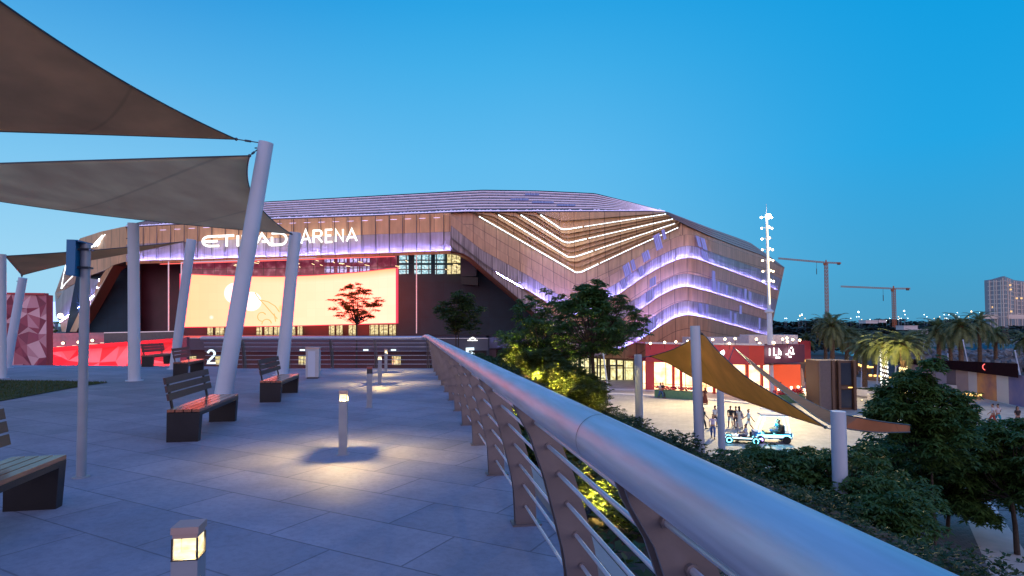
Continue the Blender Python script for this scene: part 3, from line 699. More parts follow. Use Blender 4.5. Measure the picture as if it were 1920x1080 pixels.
def ledrun(name, f, off, x0, x1, m, r, dy=-.6, step=3, gap=None):
    b = MB(); n = int((x1-x0)/step); pts = []
    for i in range(n+1):
        x = x0+(x1-x0)*i/n; y = f(x)+dy; pts.append(D(xr(x,y), y, Zs(x)-off))
    if gap:
        for p_, q_ in zip(pts, pts[1:]):
            b.beam(p_.lerp(q_, .15), p_.lerp(q_, .15+gap), r*2, r*2)
    else: b.tube(pts, r, 5)
    return b.build(name, m, arena)
for f, o, x0, x1 in ((YB1,1.8,931,1048),(YB1,1.8,1072,1106),(YB1,1.8,1125,1467),(YB2,2.1,1196,1467),(YB3,2.3,1160,1467)):
    ledrun('light_strip', f, o, x0, x1, M['ledv'], .03, 1.7)
for i, (ly, x0, x1) in enumerate(zip(LY, (1013,976,934,898), (1249,1262,1266,1272))):
    xm = (1062,1070,1082,1092)[i]
    ledrun('dotted_light_strip', ly, .95+.15*i, x0, xm+30, M['ledw'], .075, 0, 4.6, .7)
    ledrun('dotted_light_strip', ly, .95+.15*i, xm+33, x1, M['ledw'], .045, 0, 5, .75)
# single perforated panels lit from behind
for (x0, x1, fa, fb) in ((1172,1184,43,22),(1186,1193,43,24),(1207,1220,43,26),(1231,1243,62,34),(1244,1250,66,48),(1309,1316,44,24),(1318,1327,44,22),(1318,1330,20,2),(1200,1208,20,3),(1166,1176,20,4)):
    R2 = []; U2 = []
    for q_ in range(4):
        yy_ = lambda x: YB1(x)-fa+(fa-fb)*q_/3; R2.append([D(x-(fa-fb)*(1-q_/3)*.25, yy_(x), Zs(x)-1.9) for x in (x0, (x0+x1)/2, x1)]); U2.append([((x-x0)*.08, 1-q_/3) for x in (x0,(x0+x1)/2,x1)])
    b = MB(); b.grid(R2, U2); b.build('backlit_panel', M['backlit'], arena)
for (x0, x1, f_, fa, fb) in ((1335,1342,YB2,24,1),(1345,1350,YB2,22,1),(1360,1365,YB2,20,1),(1335,1341,YB1,-12,-30),(1395,1400,YB2,24,3),(1404,1409,YB2,20,1),(1310,1316,YB3,24,3),(1323,1328,YB3,24,1),(1368,1372,YB3,22,1),(1376,1381,YB3,20,1),(1422,1426,YB3,22,1),(1386,1391,YB2,-10,-26),(1212,1226,YB2,24,2),(1214,1230,YB3,26,3),(1218,1230,YB1,-12,-28)):
    R2 = []; U2 = []
    for q_ in range(4): R2.append([D(x, f_(x)-fa+(fa-fb)*q_/3, Zs(x)-2.6) for x in (x0,x1)]); U2.append([((x-x0)*.08, 1-q_/3) for x in (x0,x1)])
    b = MB(); b.grid(R2, U2); b.build('backlit_panel', M['backlit'], arena)
# opening edge return (bronze reveal), from the fascia down the right slope
XO = [845+(1215-845)*i/90 for i in range(91)]
b = MB(); b.grid([[D(x, obf(x), Zs(x)-1.2) for x in XO],[D(x-3, obf(x)+2.5, Zs(x)-.9) for x in XO],[D(x-7, obf(x)+5, Zs(x)+2.5) for x in XO]]); b.build('opening_reveal', M['copper'], arena)
# fascia over the screen
FB = lambda x: smooth(x, [(225,497),(240,489),(500,481),(700,474),(845,469.5),(870,470)], 5)
FM = lambda x: E0(x)+(FB(x)-E0(x))*.50
XF = [236+(845-236)*i/80 for i in range(81)]
def Zf(x): return Zs(x)
xr_ = xr
band('fascia', E0, FM, 0, .5, M['copper'], 3, xs=XF)
band('lit_fascia', FM, lambda x: FB(x)+2.6, .5, .6, M['litfascia'], 4, xs=XF)
band('ledge', lambda x: FB(x)+2.6, lambda x: FB(x)+2.65, .6, 1.48, M['trim'], 1, xs=XF)
band('fascia_lip', lambda x: FB(x)+.4, lambda x: FB(x)+6, 1.5, 1.2, M['copper'], 1, xs=XF)
ledge('fascia_soffit', lambda x: FB(x)+6, 1.2, -9, M['copper'], XF, 0, 1)
ledrun('light_strip', FB, 1.2, 238, 846, M['ledv'], .022, 1.3)
b = MB(); b.tube([D(x, FB(x)+8, Zs(x)-.9) for x in range(300, 760, 20)], .06, 5); b.build('red_light_strip', M['redled'], arena)
# seams: fins at regular spacing over the fascia
b = MB()
for i in range(24):
    x = 243+i*25.6; b.beam(D(x,E0(x)+1,Zs(x)-.35), D(x-(.6 if x<500 else -.3),FB(x)-1,Zs(x)-.8), .09,.12)
b.build('fascia_fins', M['dark'], arena)
# small upper light dashes
b = MB()
for i in range(20):
    x = 300+i*27
    if x < 840: b.beam(D(x,E0(x)+8,Zs(x)-.35), D(x+13,E0(x)+7.6,Zs(x)-.35), .07,.05)
b.build('fascia_dash_lights', M['ledroof'], arena)
# left wing
def wp(px, py, Z): return D(px, py, Z)
b = MB(); b.slab([wp(237,424,109),wp(190,434,114),wp(150,447,122),wp(140,460,124),(wp(128,497,125)),wp(160,520,120),wp(198,506,113),wp(212,497,111),wp(237,490,109)], 4); b.build('wing_cladding', M['copper'], arena)
b = MB(); b.slab([wp(140,460,124),wp(128,480,128),wp(112,525,132),wp(103,550,134),wp(108,560,131),wp(121,543,128),wp(160,520,120),wp(128,497,125)], 4); b.build('wing_cladding', M['copper2'], arena)
b = MB(); b.slab([wp(103,550,134),wp(105,592,130),wp(112,604,128),wp(175,555,117.5),wp(186,524,115.5),wp(160,521,119.8),wp(121,543.5,127.8)], 1.5); b.build('wing_lit_panel', M['litfascia'], arena)
b = MB(); b.slab([wp(112,604,127),wp(116,622,126),wp(143,622,118),wp(206,508,110.5),wp(213,497,110),wp(198,506.5,112),wp(186,524,114),wp(175,555,116.5)], 3); b.build('wing_frame', M['copper'], arena)
b = MB(); b.tube([wp(112,603,126.8),wp(150,574,120),wp(175,554,116)], .022, 5); b.tube([wp(186,523,114.5),wp(182,540,115)], .02,5); b.build('light_strip', M['ledv'], arena)
b = MB()
for dx in (0,5.5,11,16.5): b.beam(wp(171+dx,464-dx*.25,115.2), wp(192+dx,441-dx*.25,113.2), .15,.10)
b.beam(wp(124,495,126.8), wp(115,541,129.6), .2,.12); b.beam(wp(115,541,129.6), wp(137,517,124), .2,.12)
b.beam(wp(131,496,126.8), wp(130,517,126), .12,.1); b.beam(wp(130,517,126), wp(138,508,124), .12,.1); b.build('light_strip', M['ledw3'] if 'ledw3' in M else M['ledw'], arena)
# ---- roof: stepped louvres between eave and ridge
RG = lambda x: interp(x, [(236,423),(330,402),(500,378.5),(905,356.5),(1010,358),(1115,363),(1180,379),(1245,396.5)])
XR = [236+(1247-236)*i/150 for i in range(151)]
def roofsur(t_, up=0):
    out = []
    for x in XR:
        y = (E0(x)-1)*(1-t_)+RG(x)*t_; out.append(D(x, y, Zs(x)+1+34*t_*min(1,(E0(x)-RG(x)+2)/30))+Vector((0,0,up)))
    return out
NR = 8
for k in range(NR):
    a_, c_ = roofsur(k/NR, .0), roofsur((k+.62)/NR, 0); d_ = roofsur((k+1)/NR, 0)
    us = uvs(a_, 0); b = MB(); b.grid([a_, c_], [us, [(u, 1.5) for u,_ in us]]); b.build('roof_louvre', M['roof'], arena)
    b = MB(); b.grid([c_, [p_-Vector((0,0,.05)) for p_ in d_]]); b.build('roof_gap', M['dark'], arena)
    b = MB(); rq = random.Random(k)
    for i in range(0, len(XR)-1):
        if XR[i] < 470 and k: continue
        p_, q_ = c_[i], c_[i+1]
        if k == 0:
            p_, q_ = a_[i], a_[i+1]; b.beam(p_+Vector((0,0,.15)), q_+Vector((0,0,.15)), .06, .06)
            up_ = rq.uniform(.12,.38); b.beam(p_+Vector((0,0,.15)), p_.lerp(q_,.5)+Vector((0,0,up_)), .05, .05); b.beam(p_.lerp(q_,.5)+Vector((0,0,up_)), q_+Vector((0,0,.15)), .05, .05)
        else: b.beam(p_, q_, .07, .07)
    b.build('roof_light_line', M['ledroof0'] if k == 0 else M['ledroof'], arena)
rq = random.Random(12)
for (x0, x1, k) in ((960,992,4),(985,1016,6),(1000,1040,3),(1050,1082,2)):
    c_, d_ = roofsur((k+.1)/NR), roofsur((k+.75)/NR); i0, i1 = int((x0-236)/1011*150), int((x1-236)/1011*150)
    b = MB(); b.grid([[p_-Fh*.35 for p_ in c_[i0:i1+1]], [p_-Fh*.35+Vector((0,0,.1)) for p_ in d_[i0:i1+1]]], [[((p_-c_[i0]).length, 0) for p_ in c_[i0:i1+1]], [((p_-c_[i0]).length, 1) for p_ in c_[i0:i1+1]]]); b.build('backlit_roof_panel', M['backlit2'], arena)
b = MB(); b.grid([roofsur(1, .1), [p_+Fh*45-Vector((0,0,9)) for p_ in roofsur(1)], [p_+Fh*60-Vector((0,0,40)) for p_ in roofsur(1)]]); b.build('roof_back', M['roof'], arena)
# right roof trim band and its roof
XT = [1243+(1471-1243)*i/40 for i in range(41)]
TT = lambda x: interp(x, [(1243,396),(1252,397),(1330,427),(1381,445),(1407,455),(1433,473),(1471,501)])
b = MB()
for k in range(4):
    f0 = lambda x, k=k: TT(x)+(E0(x)-TT(x))*k/4; f1 = lambda x, k=k: TT(x)+(E0(x)-TT(x))*(k+.85)/4
    b.grid([[D(x, f0(x), Zs(x)+1.2-.3*k) for x in XT],[D(x, f1(x), Zs(x)+.7-.3*k) for x in XT],[D(x, f1(x)+.3, Zs(x)+1.2-.3*k) for x in XT]])
b.grid([[D(x, TT(x), Zs(x)+1.2) for x in XT],[D(x, TT(x), Zs(x)+1.2)+Fh*40-Rt*30 for x in XT]]); b.build('roof_trim', M['trim'], arena)
# right end return wall
ys_ = [503,530,546,587,629,645]
b = MB(); b.grid([[D(xr(1471,y), y, Zs(1471)-1), D(xr(1471,y), y, Zs(1471)+30)-Rt*25] for y in ys_]); b.build('end_wall', M['copper2'], arena)
# ---- recess behind the opening
def slabpx(name, P, Z, m, th=.5, parent=None):
    b = MB(); b.slab([D(x, y, Z if not callable(Z) else Z(x)) for x, y in P], th); return b.build(name, m, parent or arena)
Zb = lambda x: Zs(x)+7
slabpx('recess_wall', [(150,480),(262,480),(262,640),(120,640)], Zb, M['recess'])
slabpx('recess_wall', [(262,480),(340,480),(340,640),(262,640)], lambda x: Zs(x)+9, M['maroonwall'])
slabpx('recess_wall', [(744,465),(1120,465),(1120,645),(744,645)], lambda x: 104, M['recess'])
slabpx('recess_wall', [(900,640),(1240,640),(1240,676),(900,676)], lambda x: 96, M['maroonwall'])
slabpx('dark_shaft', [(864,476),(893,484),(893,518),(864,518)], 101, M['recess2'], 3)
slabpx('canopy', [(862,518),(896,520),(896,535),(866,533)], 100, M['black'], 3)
slabpx('glass_band', [(340,484),(744,474),(744,535),(340,535)], lambda x: 111.5 if x < 500 else 106, M['win_dim'])
b = MB()
for P, Q in (((340,492),(340,620)),((340,492),(744,478)),((316,490),(316,628)),((781,474),(781,625))): b.beam(D(*P,100), D(*Q,100), .14)
b.build('white_frame_line', M['framel'], arena)
for (x0,x1) in ((747,766),(776,808),(816,834),(838,863)):
    slabpx('window', [(x0,475.5),(x1,475),(x1,493),(x0,493)], 102.5, M['win_blue'] if x0 != 838 else M['win_yellow'], .3); slabpx('window', [(x0,497),(x1,497),(x1,513),(x0,514)], 102.5, M['win_yellow'] if x0 in (838,) else M['win_blue'], .3)
for x0 in (609,633,656,676):
    for y0, y1 in ((483,492),(500,512)): slabpx('window', [(x0,y0),(x0+17,y0),(x0+17,y1),(x0,y1)], 105, M['win_violet'], .3)
b = MB()
for i in range(26):
    x = random.uniform(430,855); y = random.uniform(482,506)
    if x < 744: y = random.uniform(488,500)
    b.beam(D(x,y,101.8), D(x+random.uniform(2,9),y+random.uniform(1,2.5),101.8), .09)
b.build('ceiling_tube_lights', M['warmsoft'], arena)
for x0, x1 in ((389,399),(403,421),(481,491),(496,512),(514,526),(547,554),(558,567),(617,627),(631,642),(654,667),(693,709),(712,727),(730,742),(748,790)):
    y0 = 579 if x0 == 748 else 609
    slabpx('window', [(x0,y0),(x1,y0),(x1,634),(x0,634)], lambda x: 105 if x > 745 else 108, M['win_yellow'], .3)
for x0, x1 in ((340,389),(421,481),(526,547),(567,617),(667,693)):
    slabpx('lower_wall', [(x0,605),(x1,605),(x1,636),(x0,636)], 108.8, M['maroonwall'])
slabpx('lower_wall', [(340,603),(744,603),(744,640),(340,640)], 109.6, M['maroonwall'])
# ---- the giant concave screen
SX = [340+(743-340)*i/40 for i in range(41)]
Ztop = lambda x: interp(x, [(340,103),(430,104.5),(520,105),(600,103),(680,99.5),(743,95.5)])
st = lambda x: smooth(x, [(340,514),(430,518),(520,519.5),(600,516.5),(680,510.5),(743,502.5)], 20)
sb = lambda x: smooth(x, [(340,613),(430,612),(550,610.5),(680,607),(743,605.5)], 20)
def screenmat():
    m, t, b = newmat('led_screen'); n = t.nodes; l = t.links
    tc = n.new('ShaderNodeTexCoord'); sp_ = n.new('ShaderNodeSeparateXYZ'); l.new(tc.outputs['UV'], sp_.inputs[0])
    base = ramp(n, [(0,(5.6,.62,.30)),(.5,(5.2,.76,.46)),(1,(5.0,.82,.56))]); l.new(sp_.outputs['X'], base.inputs[0])
    top = n.new('ShaderNodeMapRange'); top.inputs['From Min'].default_value = .86; top.inputs['From Max'].default_value = 1; l.new(sp_.outputs['Y'], top.inputs[0])
    xr2 = n.new('ShaderNodeMath'); xr2.operation = 'MULTIPLY'; l.new(top.outputs[0], xr2.inputs[0]); l.new(sp_.outputs['X'], xr2.inputs[1])
    mx = n.new('ShaderNodeMix'); mx.data_type = 'RGBA'; l.new(xr2.outputs[0], mx.inputs[0]); l.new(base.outputs[0], mx.inputs[6]); mx.inputs[7].default_value = (6,.50,.20,1)
    cur = mx.outputs[2]
    def disc(cx, cy, r, col, cur, soft=.02):
        c = n.new('ShaderNodeVectorMath'); c.operation = 'SUBTRACT'; l.new(tc.outputs['UV'], c.inputs[0]); c.inputs[1].default_value = (cx, cy, 0)
        s = n.new('ShaderNodeVectorMath'); s.operation = 'MULTIPLY'; l.new(c.outputs[0], s.inputs[0]); s.inputs[1].default_value = (4.05,1,0)
        ln = n.new('ShaderNodeVectorMath'); ln.operation = 'LENGTH'; l.new(s.outputs[0], ln.inputs[0])
        q = n.new('ShaderNodeMapRange'); q.inputs['From Min'].default_value = r; q.inputs['From Max'].default_value = r-soft; l.new(ln.outputs['Value'], q.inputs[0])
        k = n.new('ShaderNodeMix'); k.data_type = 'RGBA'; l.new(q.outputs[0], k.inputs[0]); l.new(cur, k.inputs[6]); k.inputs[7].default_value = (*col,1); return k.outputs[2]
    cur = disc(.252,.66,.22,(3.0,1.3,1.2),cur); cur = disc(.325,.50,.20,(3.0,1.4,1.35),cur); cur = disc(.14,.18,.05,(3.6,1.05,.9),cur,.05)
    cur = disc(.47,.36,.085,(4.6,.66,.22),cur,.05)
    br = n.new('ShaderNodeTexBrick'); br.offset = 0; mpb = n.new('ShaderNodeMapping'); mpb.inputs['Scale'].default_value = (36,9,1); l.new(tc.outputs['UV'], mpb.inputs[0]); l.new(mpb.outputs[0], br.inputs['Vector']); br.inputs['Scale'].default_value = 1; br.inputs['Brick Width'].default_value = 1.5; br.inputs['Row Height'].default_value = 1.5; br.inputs['Mortar Size'].default_value = .03
    br.inputs['Color1'].default_value = (1,1,1,1); br.inputs['Color2'].default_value = (.96,.955,.94,1); br.inputs['Mortar'].default_value = (.95,.93,.91,1)
    k = n.new('ShaderNodeMix'); k.data_type = 'RGBA'; k.blend_type = 'MULTIPLY'; k.inputs[0].default_value = 1; l.new(cur, k.inputs[6]); l.new(br.outputs['Color'], k.inputs[7]); cur = k.outputs[2]
    l.new(cur, b.inputs['Emission Color']); b.inputs['Emission Strength'].default_value = 1.0; b.inputs['Base Color'].default_value = (.02,.02,.02,1); return m
M['screen'] = screenmat()
b = MB(); rows = []; U_ = []
for k in range(5):
    t_ = k/4; rows.append([D(x, st(x)*(1-t_)+sb(x)*t_, Ztop(x)) for x in SX]); U_.append([((x-340)/403, 1-t_) for x in SX])
b.grid(rows, U_); scr = b.build('screen', M['screen'], arena)
b = MB()
for f, s in ((st,-1.6),(sb,1.6)): b.grid([[D(x, f(x)+s*.1, Ztop(x)-.05) for x in SX],[D(x, f(x)+s, Ztop(x)-.05) for x in SX],[D(x, f(x)+s, Ztop(x)+1.5) for x in SX]])
b.beam(D(744.5,502,95.4), D(744.5,606.5,95.4), .35); b.beam(D(339,513,102.9), D(339,614,102.9), .3); b.build('screen_frame', M['redled2'], scr)
b = MB()   # line drawing of stems and curls on the screen
def arc(cx, cy, r, a0, a1, w=.09, n=10):
    pts = [(cx+r*math.cos(R(a0+(a1-a0)*i/n)), cy+r*1.05*math.sin(R(a0+(a1-a0)*i/n))) for i in range(n+1)]
    b.tube([D(x, y, Ztop(x)-.12) for x, y in pts], w, 4)
arc(491,594,8,90,330); arc(500,608,9,180,350)
for P in ([(478,549),(487,562),(497,572),(509,586),(520,598)],[(487,562),(503,566),(516,574),(524,585)],[(514,588),(517,603)]): b.tube([D(x, y, Ztop(x)-.12) for x, y in P], .10, 4)
b.build('screen_drawing', M['drawing'], scr)
# ---- lettering on the fascia
def zl_(x): return Zs(x)-1.7
def stroke(b, P, w, th=.35):
    """flat stroke of width w px along a px polyline"""
    P = [Vector((x, y)) for x, y in P]; Lf, Rg = [], []
    for i, p_ in enumerate(P):
        d0 = (P[i]-P[i-1]).normalized() if i else (P[1]-P[0]).normalized(); d1 = (P[i+1]-P[i]).normalized() if i < len(P)-1 else d0
        d_ = (d0+d1).normalized(); nn_ = Vector((-d_.y, d_.x)); k = 1/max(.5, nn_.dot(Vector((-d0.y,d0.x)))); Lf.append(p_+nn_*w/2*k); Rg.append(p_-nn_*w/2*k)
    for i in range(len(P)-1):
        q = [Lf[i],Lf[i+1],Rg[i+1],Rg[i]]; vs = [D(a.x,a.y,zl_(a.x)) for a in q]; vb = [D(a.x,a.y,zl_(a.x)+th) for a in q]
        b.add(vs+vb, [(0,1,2,3),(7,6,5,4),(0,4,5,1),(1,5,6,2),(2,6,7,3),(3,7,4,0)])
def letter(strokes, w):
    b = MB()
    for s in strokes: stroke(b, s, w)
    return b.build('sign_letter', M['signw'], arena)
def ell(cx, cy, rx, ry, a0, a1, n=12): return [(cx+rx*math.cos(R(a0+(a1-a0)*i/n)), cy-ry*math.sin(R(a0+(a1-a0)*i/n))) for i in range(n+1)]
letter([[(411,442.5),(394,443.5)]+ell(393,452.5,13,9,90,270,10)+[(411,461)], [(383,453),(408,452)]], 4.2)
letter([[(409,443),(439,441.5)],[(425,444),(425,462.5)]], 4.6)
letter([[(446,441),(446,462)]], 5)
letter([[(455,440.5),(455,461.5)],[(476,440),(476,461)],[(455,450.5),(476,450)]], 4.6)
letter([[(478,461),(491,438.5),(507,460)],[(491,453),(504,453)]], 4.6)
letter([[(509,437.5),(522,437)]+ell(524,448,13,11,90,-90,10)+[(510,459.5),(510,444)]], 4.4)
letter([[(565,456.5),(573,431),(582,455.5)],[(568.5,448.5),(579,448)]], 3.7)
letter([[(588,455.5),(588,432.5),(596,432)]+ell(597,437.5,6,5.8,90,-90,8)+[(589,443.8)],[(596,444),(604,454.5)]], 3.7)
letter([[(623,430.5),(611,431),(611,454),(623,453.5)],[(611,442),(621,441.5)]], 3.7)
letter([[(629.5,453.5),(629.5,430.5),(643,452),(643,429.5)]], 3.6)
letter([[(650,452.5),(659.5,429),(669,452)],[(653.5,445),(665.5,444.5)]], 3.7)
# ---- podium terrace in front of the recess
pod = MB()
PT = -.16
zt = [(D(90,634,84)),(D(745,634,80)),(D(912,634,78))]
def flatp(px, Z, z): p_ = D(px, 611, Z); return Vector((p_.x, p_.y, z))
top = [flatp(150,112,PT), flatp(340,112,PT), flatp(1120,104,PT), flatp(905,84,PT), flatp(915,78,PT), flatp(740,79,PT), flatp(335,80,PT)]
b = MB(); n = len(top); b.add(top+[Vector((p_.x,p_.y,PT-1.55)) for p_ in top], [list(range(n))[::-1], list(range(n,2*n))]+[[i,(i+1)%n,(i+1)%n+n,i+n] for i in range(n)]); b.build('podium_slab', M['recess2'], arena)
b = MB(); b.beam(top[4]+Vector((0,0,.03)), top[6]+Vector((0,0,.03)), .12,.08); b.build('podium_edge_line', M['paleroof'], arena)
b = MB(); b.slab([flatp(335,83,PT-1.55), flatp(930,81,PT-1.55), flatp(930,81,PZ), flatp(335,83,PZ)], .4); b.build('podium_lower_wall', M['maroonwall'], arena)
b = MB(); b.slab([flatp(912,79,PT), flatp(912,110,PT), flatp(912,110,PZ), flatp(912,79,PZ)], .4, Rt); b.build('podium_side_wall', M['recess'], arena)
for i in range(4):
    x0 = (352,404,560,735)[i]; slabpx('lower_window', [(x0,668),(x0+16,668),(x0+16,684),(x0,684)], 80.6, M['win_yellow'], .2)
# gate numbers and emblem
def pxtext(strokes, w, Z, m, name):
    global zl_
    old = zl_; globals()['zl_'] = lambda x: Z; b = MB()
    for s in strokes: stroke(b, s, w, .25)
    globals()['zl_'] = old; return b.build(name, m, arena)
pxtext([ell(396,663,6.5,6,170,-40,10)+[(391,677),(390,681),(404,681)]], 4.2, 78.3, M['signb'], 'gate_number')
pxtext([[(889,654),(876,654.5),(876,663),(884,662)]+ell(884,669,6,6.5,85,-120,8)], 5.0, 77.4, M['signb'], 'gate_number')
pxtext([ell(886,636.2,5.5,2.2,0,360,12),[(876.5,638.2),(895.5,638.2)],[(882,635),(886,632.5),(891,635)]], 1.8, 77.3, M['signw'], 'wall_emblem')
for x0 in (562,681,733): slabpx('soffit_light', [(x0,655),(x0+9,655),(x0+9,658),(x0,658)], 78.6, M['signb'], .2)
# side entrance at plaza level, right of the podium
slabpx('lower_facade', [(925,668),(1235,668),(1235,720),(925,720)], 93.5, M['black'])
for x0, x1 in ((942,963),(976,1006),(1070,1084),(1090,1104),(1108,1124),(1126,1136)): slabpx('lobby_window', [(x0,672),(x1,672),(x1,712),(x0,712)], 92.8, M['door_glow'], .3)
slabpx('lobby_window', [(1144,673),(1168,673),(1168,684),(1144,684)], 92.6, M['door_glow'], .3)
slabpx('lobby_door', [(1145,687),(1167,687),(1167,715),(1145,715)], 92.5, M['door_glow'], .3)
slabpx('lobby_window', [(1170,673),(1188,673),(1188,715),(1170,715)], 92.6, M['door_glow'], .3)
slabpx('lobby_window', [(1201,673),(1211,673),(1211,712),(1201,712)], 92.6, M['door_glow'], .3)
b = MB()
for x in (1120,1142,1155.5,1169,1189,1200,1212): b.beam(D(x,671,92), D(x,717,92), .22)
b.beam(D(1118,686,92), D(1170,686,92), .2); b.build('door_frames', M['black'], arena)
# emblem disc lights along the wing
b = MB(); b.ball(D(113,592,120), .5, 8); b.build('wall_lamp', M['warm'], arena)
# ================================================================== PLANTS
def leaves(cents, k, ln, wd, droop, seed, updir=.25):
    """compound leaf clusters: k drooping leaflets radiating from each centre -> quads"""
    g = np.random.default_rng(seed); n = len(cents); c = np.repeat(np.asarray(cents), k, 0); m = n*k
    ang = np.tile(np.arange(k)*2*PI/k, n)+np.repeat(g.uniform(0, 2*PI, n), k)+g.uniform(-.25,.25,m); l = ln*g.uniform(.6,1.25,m); el = updir+g.uniform(-.4,.35,m)
    d = np.stack([np.cos(ang)*np.cos(el), np.sin(ang)*np.cos(el), np.sin(el)], 1); s = np.stack([-np.sin(ang), np.cos(ang), g.uniform(-.5,.5,m)], 1)
    mid = c+d*l[:,None]*.5; tip = c+d*l[:,None]; tip[:,2] -= droop*l; mid[:,2] -= droop*l*.2
    w = (wd*g.uniform(.7,1.2,m))[:,None]
    V = np.stack([c, mid+s*w, tip, mid-s*w], 1).reshape(-1,3); F = np.arange(m*4).reshape(-1,4); return V, F
def crown_pts(pads, per, seed, flat=.35):
    g = np.random.default_rng(seed); out = []
    for (c, r) in pads:
        n = max(6, int(per*r*r)); a = g.uniform(0, 2*PI, n); q = np.sqrt(g.uniform(0,1,n))*r; z = g.normal(0, .35, n)*flat*r+flat*r*(1-(q/r)**2)*.8
        out.append(np.stack([c[0]+q*np.cos(a), c[1]+q*np.sin(a), c[2]+z], 1))
    return np.concatenate(out)
def tree(loc, fork, cen, rx, rz, npad, pr, per, label, m, group=None, seed=1, ln=.3, wd=.06, trunks=1, tr=.12, cat='tree', name='tree', k=7, droop=.5, ry=None, flat_=.35, updir=.25, shell=.25):
    g = random.Random(seed); t = thing(name, label, cat, loc, group); ry = ry or rx
    pads = []
    for i in range(npad):
        while True:
            v = Vector((g.uniform(-1,1), g.uniform(-1,1), g.uniform(-1,1)))
            if shell < v.length < 1: break
        tap = 1-.35*max(0, v.z)  # narrower towards the top
        pads.append((Vector(cen)+Vector((v.x*rx*tap, v.y*ry*tap, v.z*rz)), pr*g.uniform(.6,1.2)*(1-.3*max(0,v.z))))
    b = MB(); L0, F0 = Vector(loc), Vector(fork)
    for q in range(trunks):
        o = Vector((g.uniform(-.12,.12), g.uniform(-.12,.12), 0))*(0 if trunks == 1 else 2)
        b.tube([L0+o, L0.lerp(F0,.5)+o*1.3+Vector((g.uniform(-.06,.06),g.uniform(-.06,.06),0)), F0+o*1.6], [tr, tr*.8, tr*.62], 9)
    b.build('trunk', M['bark'], t, True)
    b = MB()
    for c, r in pads:
        s = F0+Vector((g.uniform(-.1,.1), g.uniform(-.1,.1), g.uniform(-.1, .1))); mid = s.lerp(c, .55)+Vector((0,0,-.10*(c-s).length)); s2 = s
        b.tube([s2, mid, c], [tr*.36, tr*.2, tr*.07], 5, False)
    b.build('branches', M['bark'], t, True)
    P = crown_pts([((c.x,c.y,c.z), r) for c, r in pads], per, seed, flat_)
    V, F = leaves(P, k, ln, wd, droop, seed+9, updir); arr_mesh('crown', V, F, m, t); return t
def at(px, py, Z, z=None):
    p = D(px, py, Z); 
    return (p.x, p.y, p.z if z is None else z)
def bz(x, y): return bankz(x, y) if x < 13.5 else PZ
# trees beside the arena
def ground_tree(px, Z, **k):
    p = D(px, 611, Z); return (p.x, p.y, bz(p.x, p.y))
l1 = ground_tree(1016, 27); tree(l1, at(1014,668,27), at(1020,618,27), 2.2, 1.9, 90, .42, 95, 'left of the two leafy trees in front of the arena, lit yellow green from below', M['leaf'], 'leafy trees beyond the railing', 3, .24, .04, 2, .07, flat_=.6, shell=.1)
l2 = ground_tree(1114, 25); tree(l2, at(1110,650,25), at(1122,612,25), 2.05, 1.75, 90, .40, 95, 'tallest tree in front of the arena with a dark slim reddish trunk', M['leaf'], 'leafy trees beyond the railing', 11, .24, .04, 1, .11, flat_=.6, shell=.1)
p_ = D(1104,527,25); pads = [(Vector((p_.x,p_.y,p_.z))+Vector((random.uniform(-.35,.35),random.uniform(-.35,.35),-.17*i)), .14+.10*i) for i in range(8)]
P = crown_pts([((c.x,c.y,c.z), r) for c, r in pads], 110, 5); V, F = leaves(P, 7, .28, .05, .5, 6); arr_mesh('treetop', V, F, M['leaf'], bpy.data.objects['tree.001'])
p_ = D(856,611,34); l3 = (p_.x,p_.y,PZ); tree(l3, at(855,625,34), at(864,584,34), 1.35, 1.35, 55, .35, 170, 'small airy tree in front of the dark arena wall', M['leaf2'], 'leafy trees beyond the railing', 21, .2, .035, 2, .05, flat_=.6, shell=.1)
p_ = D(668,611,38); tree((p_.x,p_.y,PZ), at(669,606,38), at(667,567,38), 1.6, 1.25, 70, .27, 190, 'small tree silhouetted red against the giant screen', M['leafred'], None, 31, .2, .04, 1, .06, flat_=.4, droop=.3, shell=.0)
# big dark trees lower right
def rt(px, Z, fy, cy, **kw): p_ = D(px, 611, Z); z0 = bz(p_.x,p_.y); return (p_.x,p_.y,z0), at(px, fy, Z), at(px+5, cy, Z)
a_, f_, c_ = rt(1752, 24.5, 925, 0); tree(a_, f_, at(1770,868,24.5), 3.3, 2.15, 150, .6, 130, 'big dark tree at lower right with bare double trunk above the soil bed', M['leaf'], 'dark trees on the planted bank', 41, .25, .04, 3, .08, flat_=.6, shell=.1)
a_, f_, c_ = rt(1745, 21.3, 850, 0); tree(a_, f_, at(1735,778,21), 1.6, 1.85, 110, .42, 170, 'pointed dark tree top rising beside the rust sail tip', M['leaf'], 'dark trees on the planted bank', 47, .25, .042, 1, .05, flat_=.7, shell=.05)
a_, f_, c_ = rt(1895, 22, 930, 0); tree(a_, f_, at(1900,865,22), 1.9, 1.5, 60, .55, 130, 'dark tree cut by the right edge of the view', M['leaf'], 'dark trees on the planted bank', 43, .27, .045, 1, .1, flat_=.6, shell=.1)
a_, f_, c_ = rt(1590, 16.5, 960, 0); tree(a_, f_, at(1590,925,16.5), 1.9, 1.35, 64, .5, 170, 'dark leafy tree below the short looking white pole', M['leaf'], 'dark trees on the planted bank', 44, .2, .034, 1, .08, flat_=.6)
a_, f_, c_ = rt(1425, 17, 930, 0); tree(a_, f_, at(1435,893,17), 1.5, .85, 46, .45, 170, 'low dark crown in front of the glowing buggy', M['leaf'], 'dark trees on the planted bank', 45, .2, .034, 1, .08, flat_=.6)
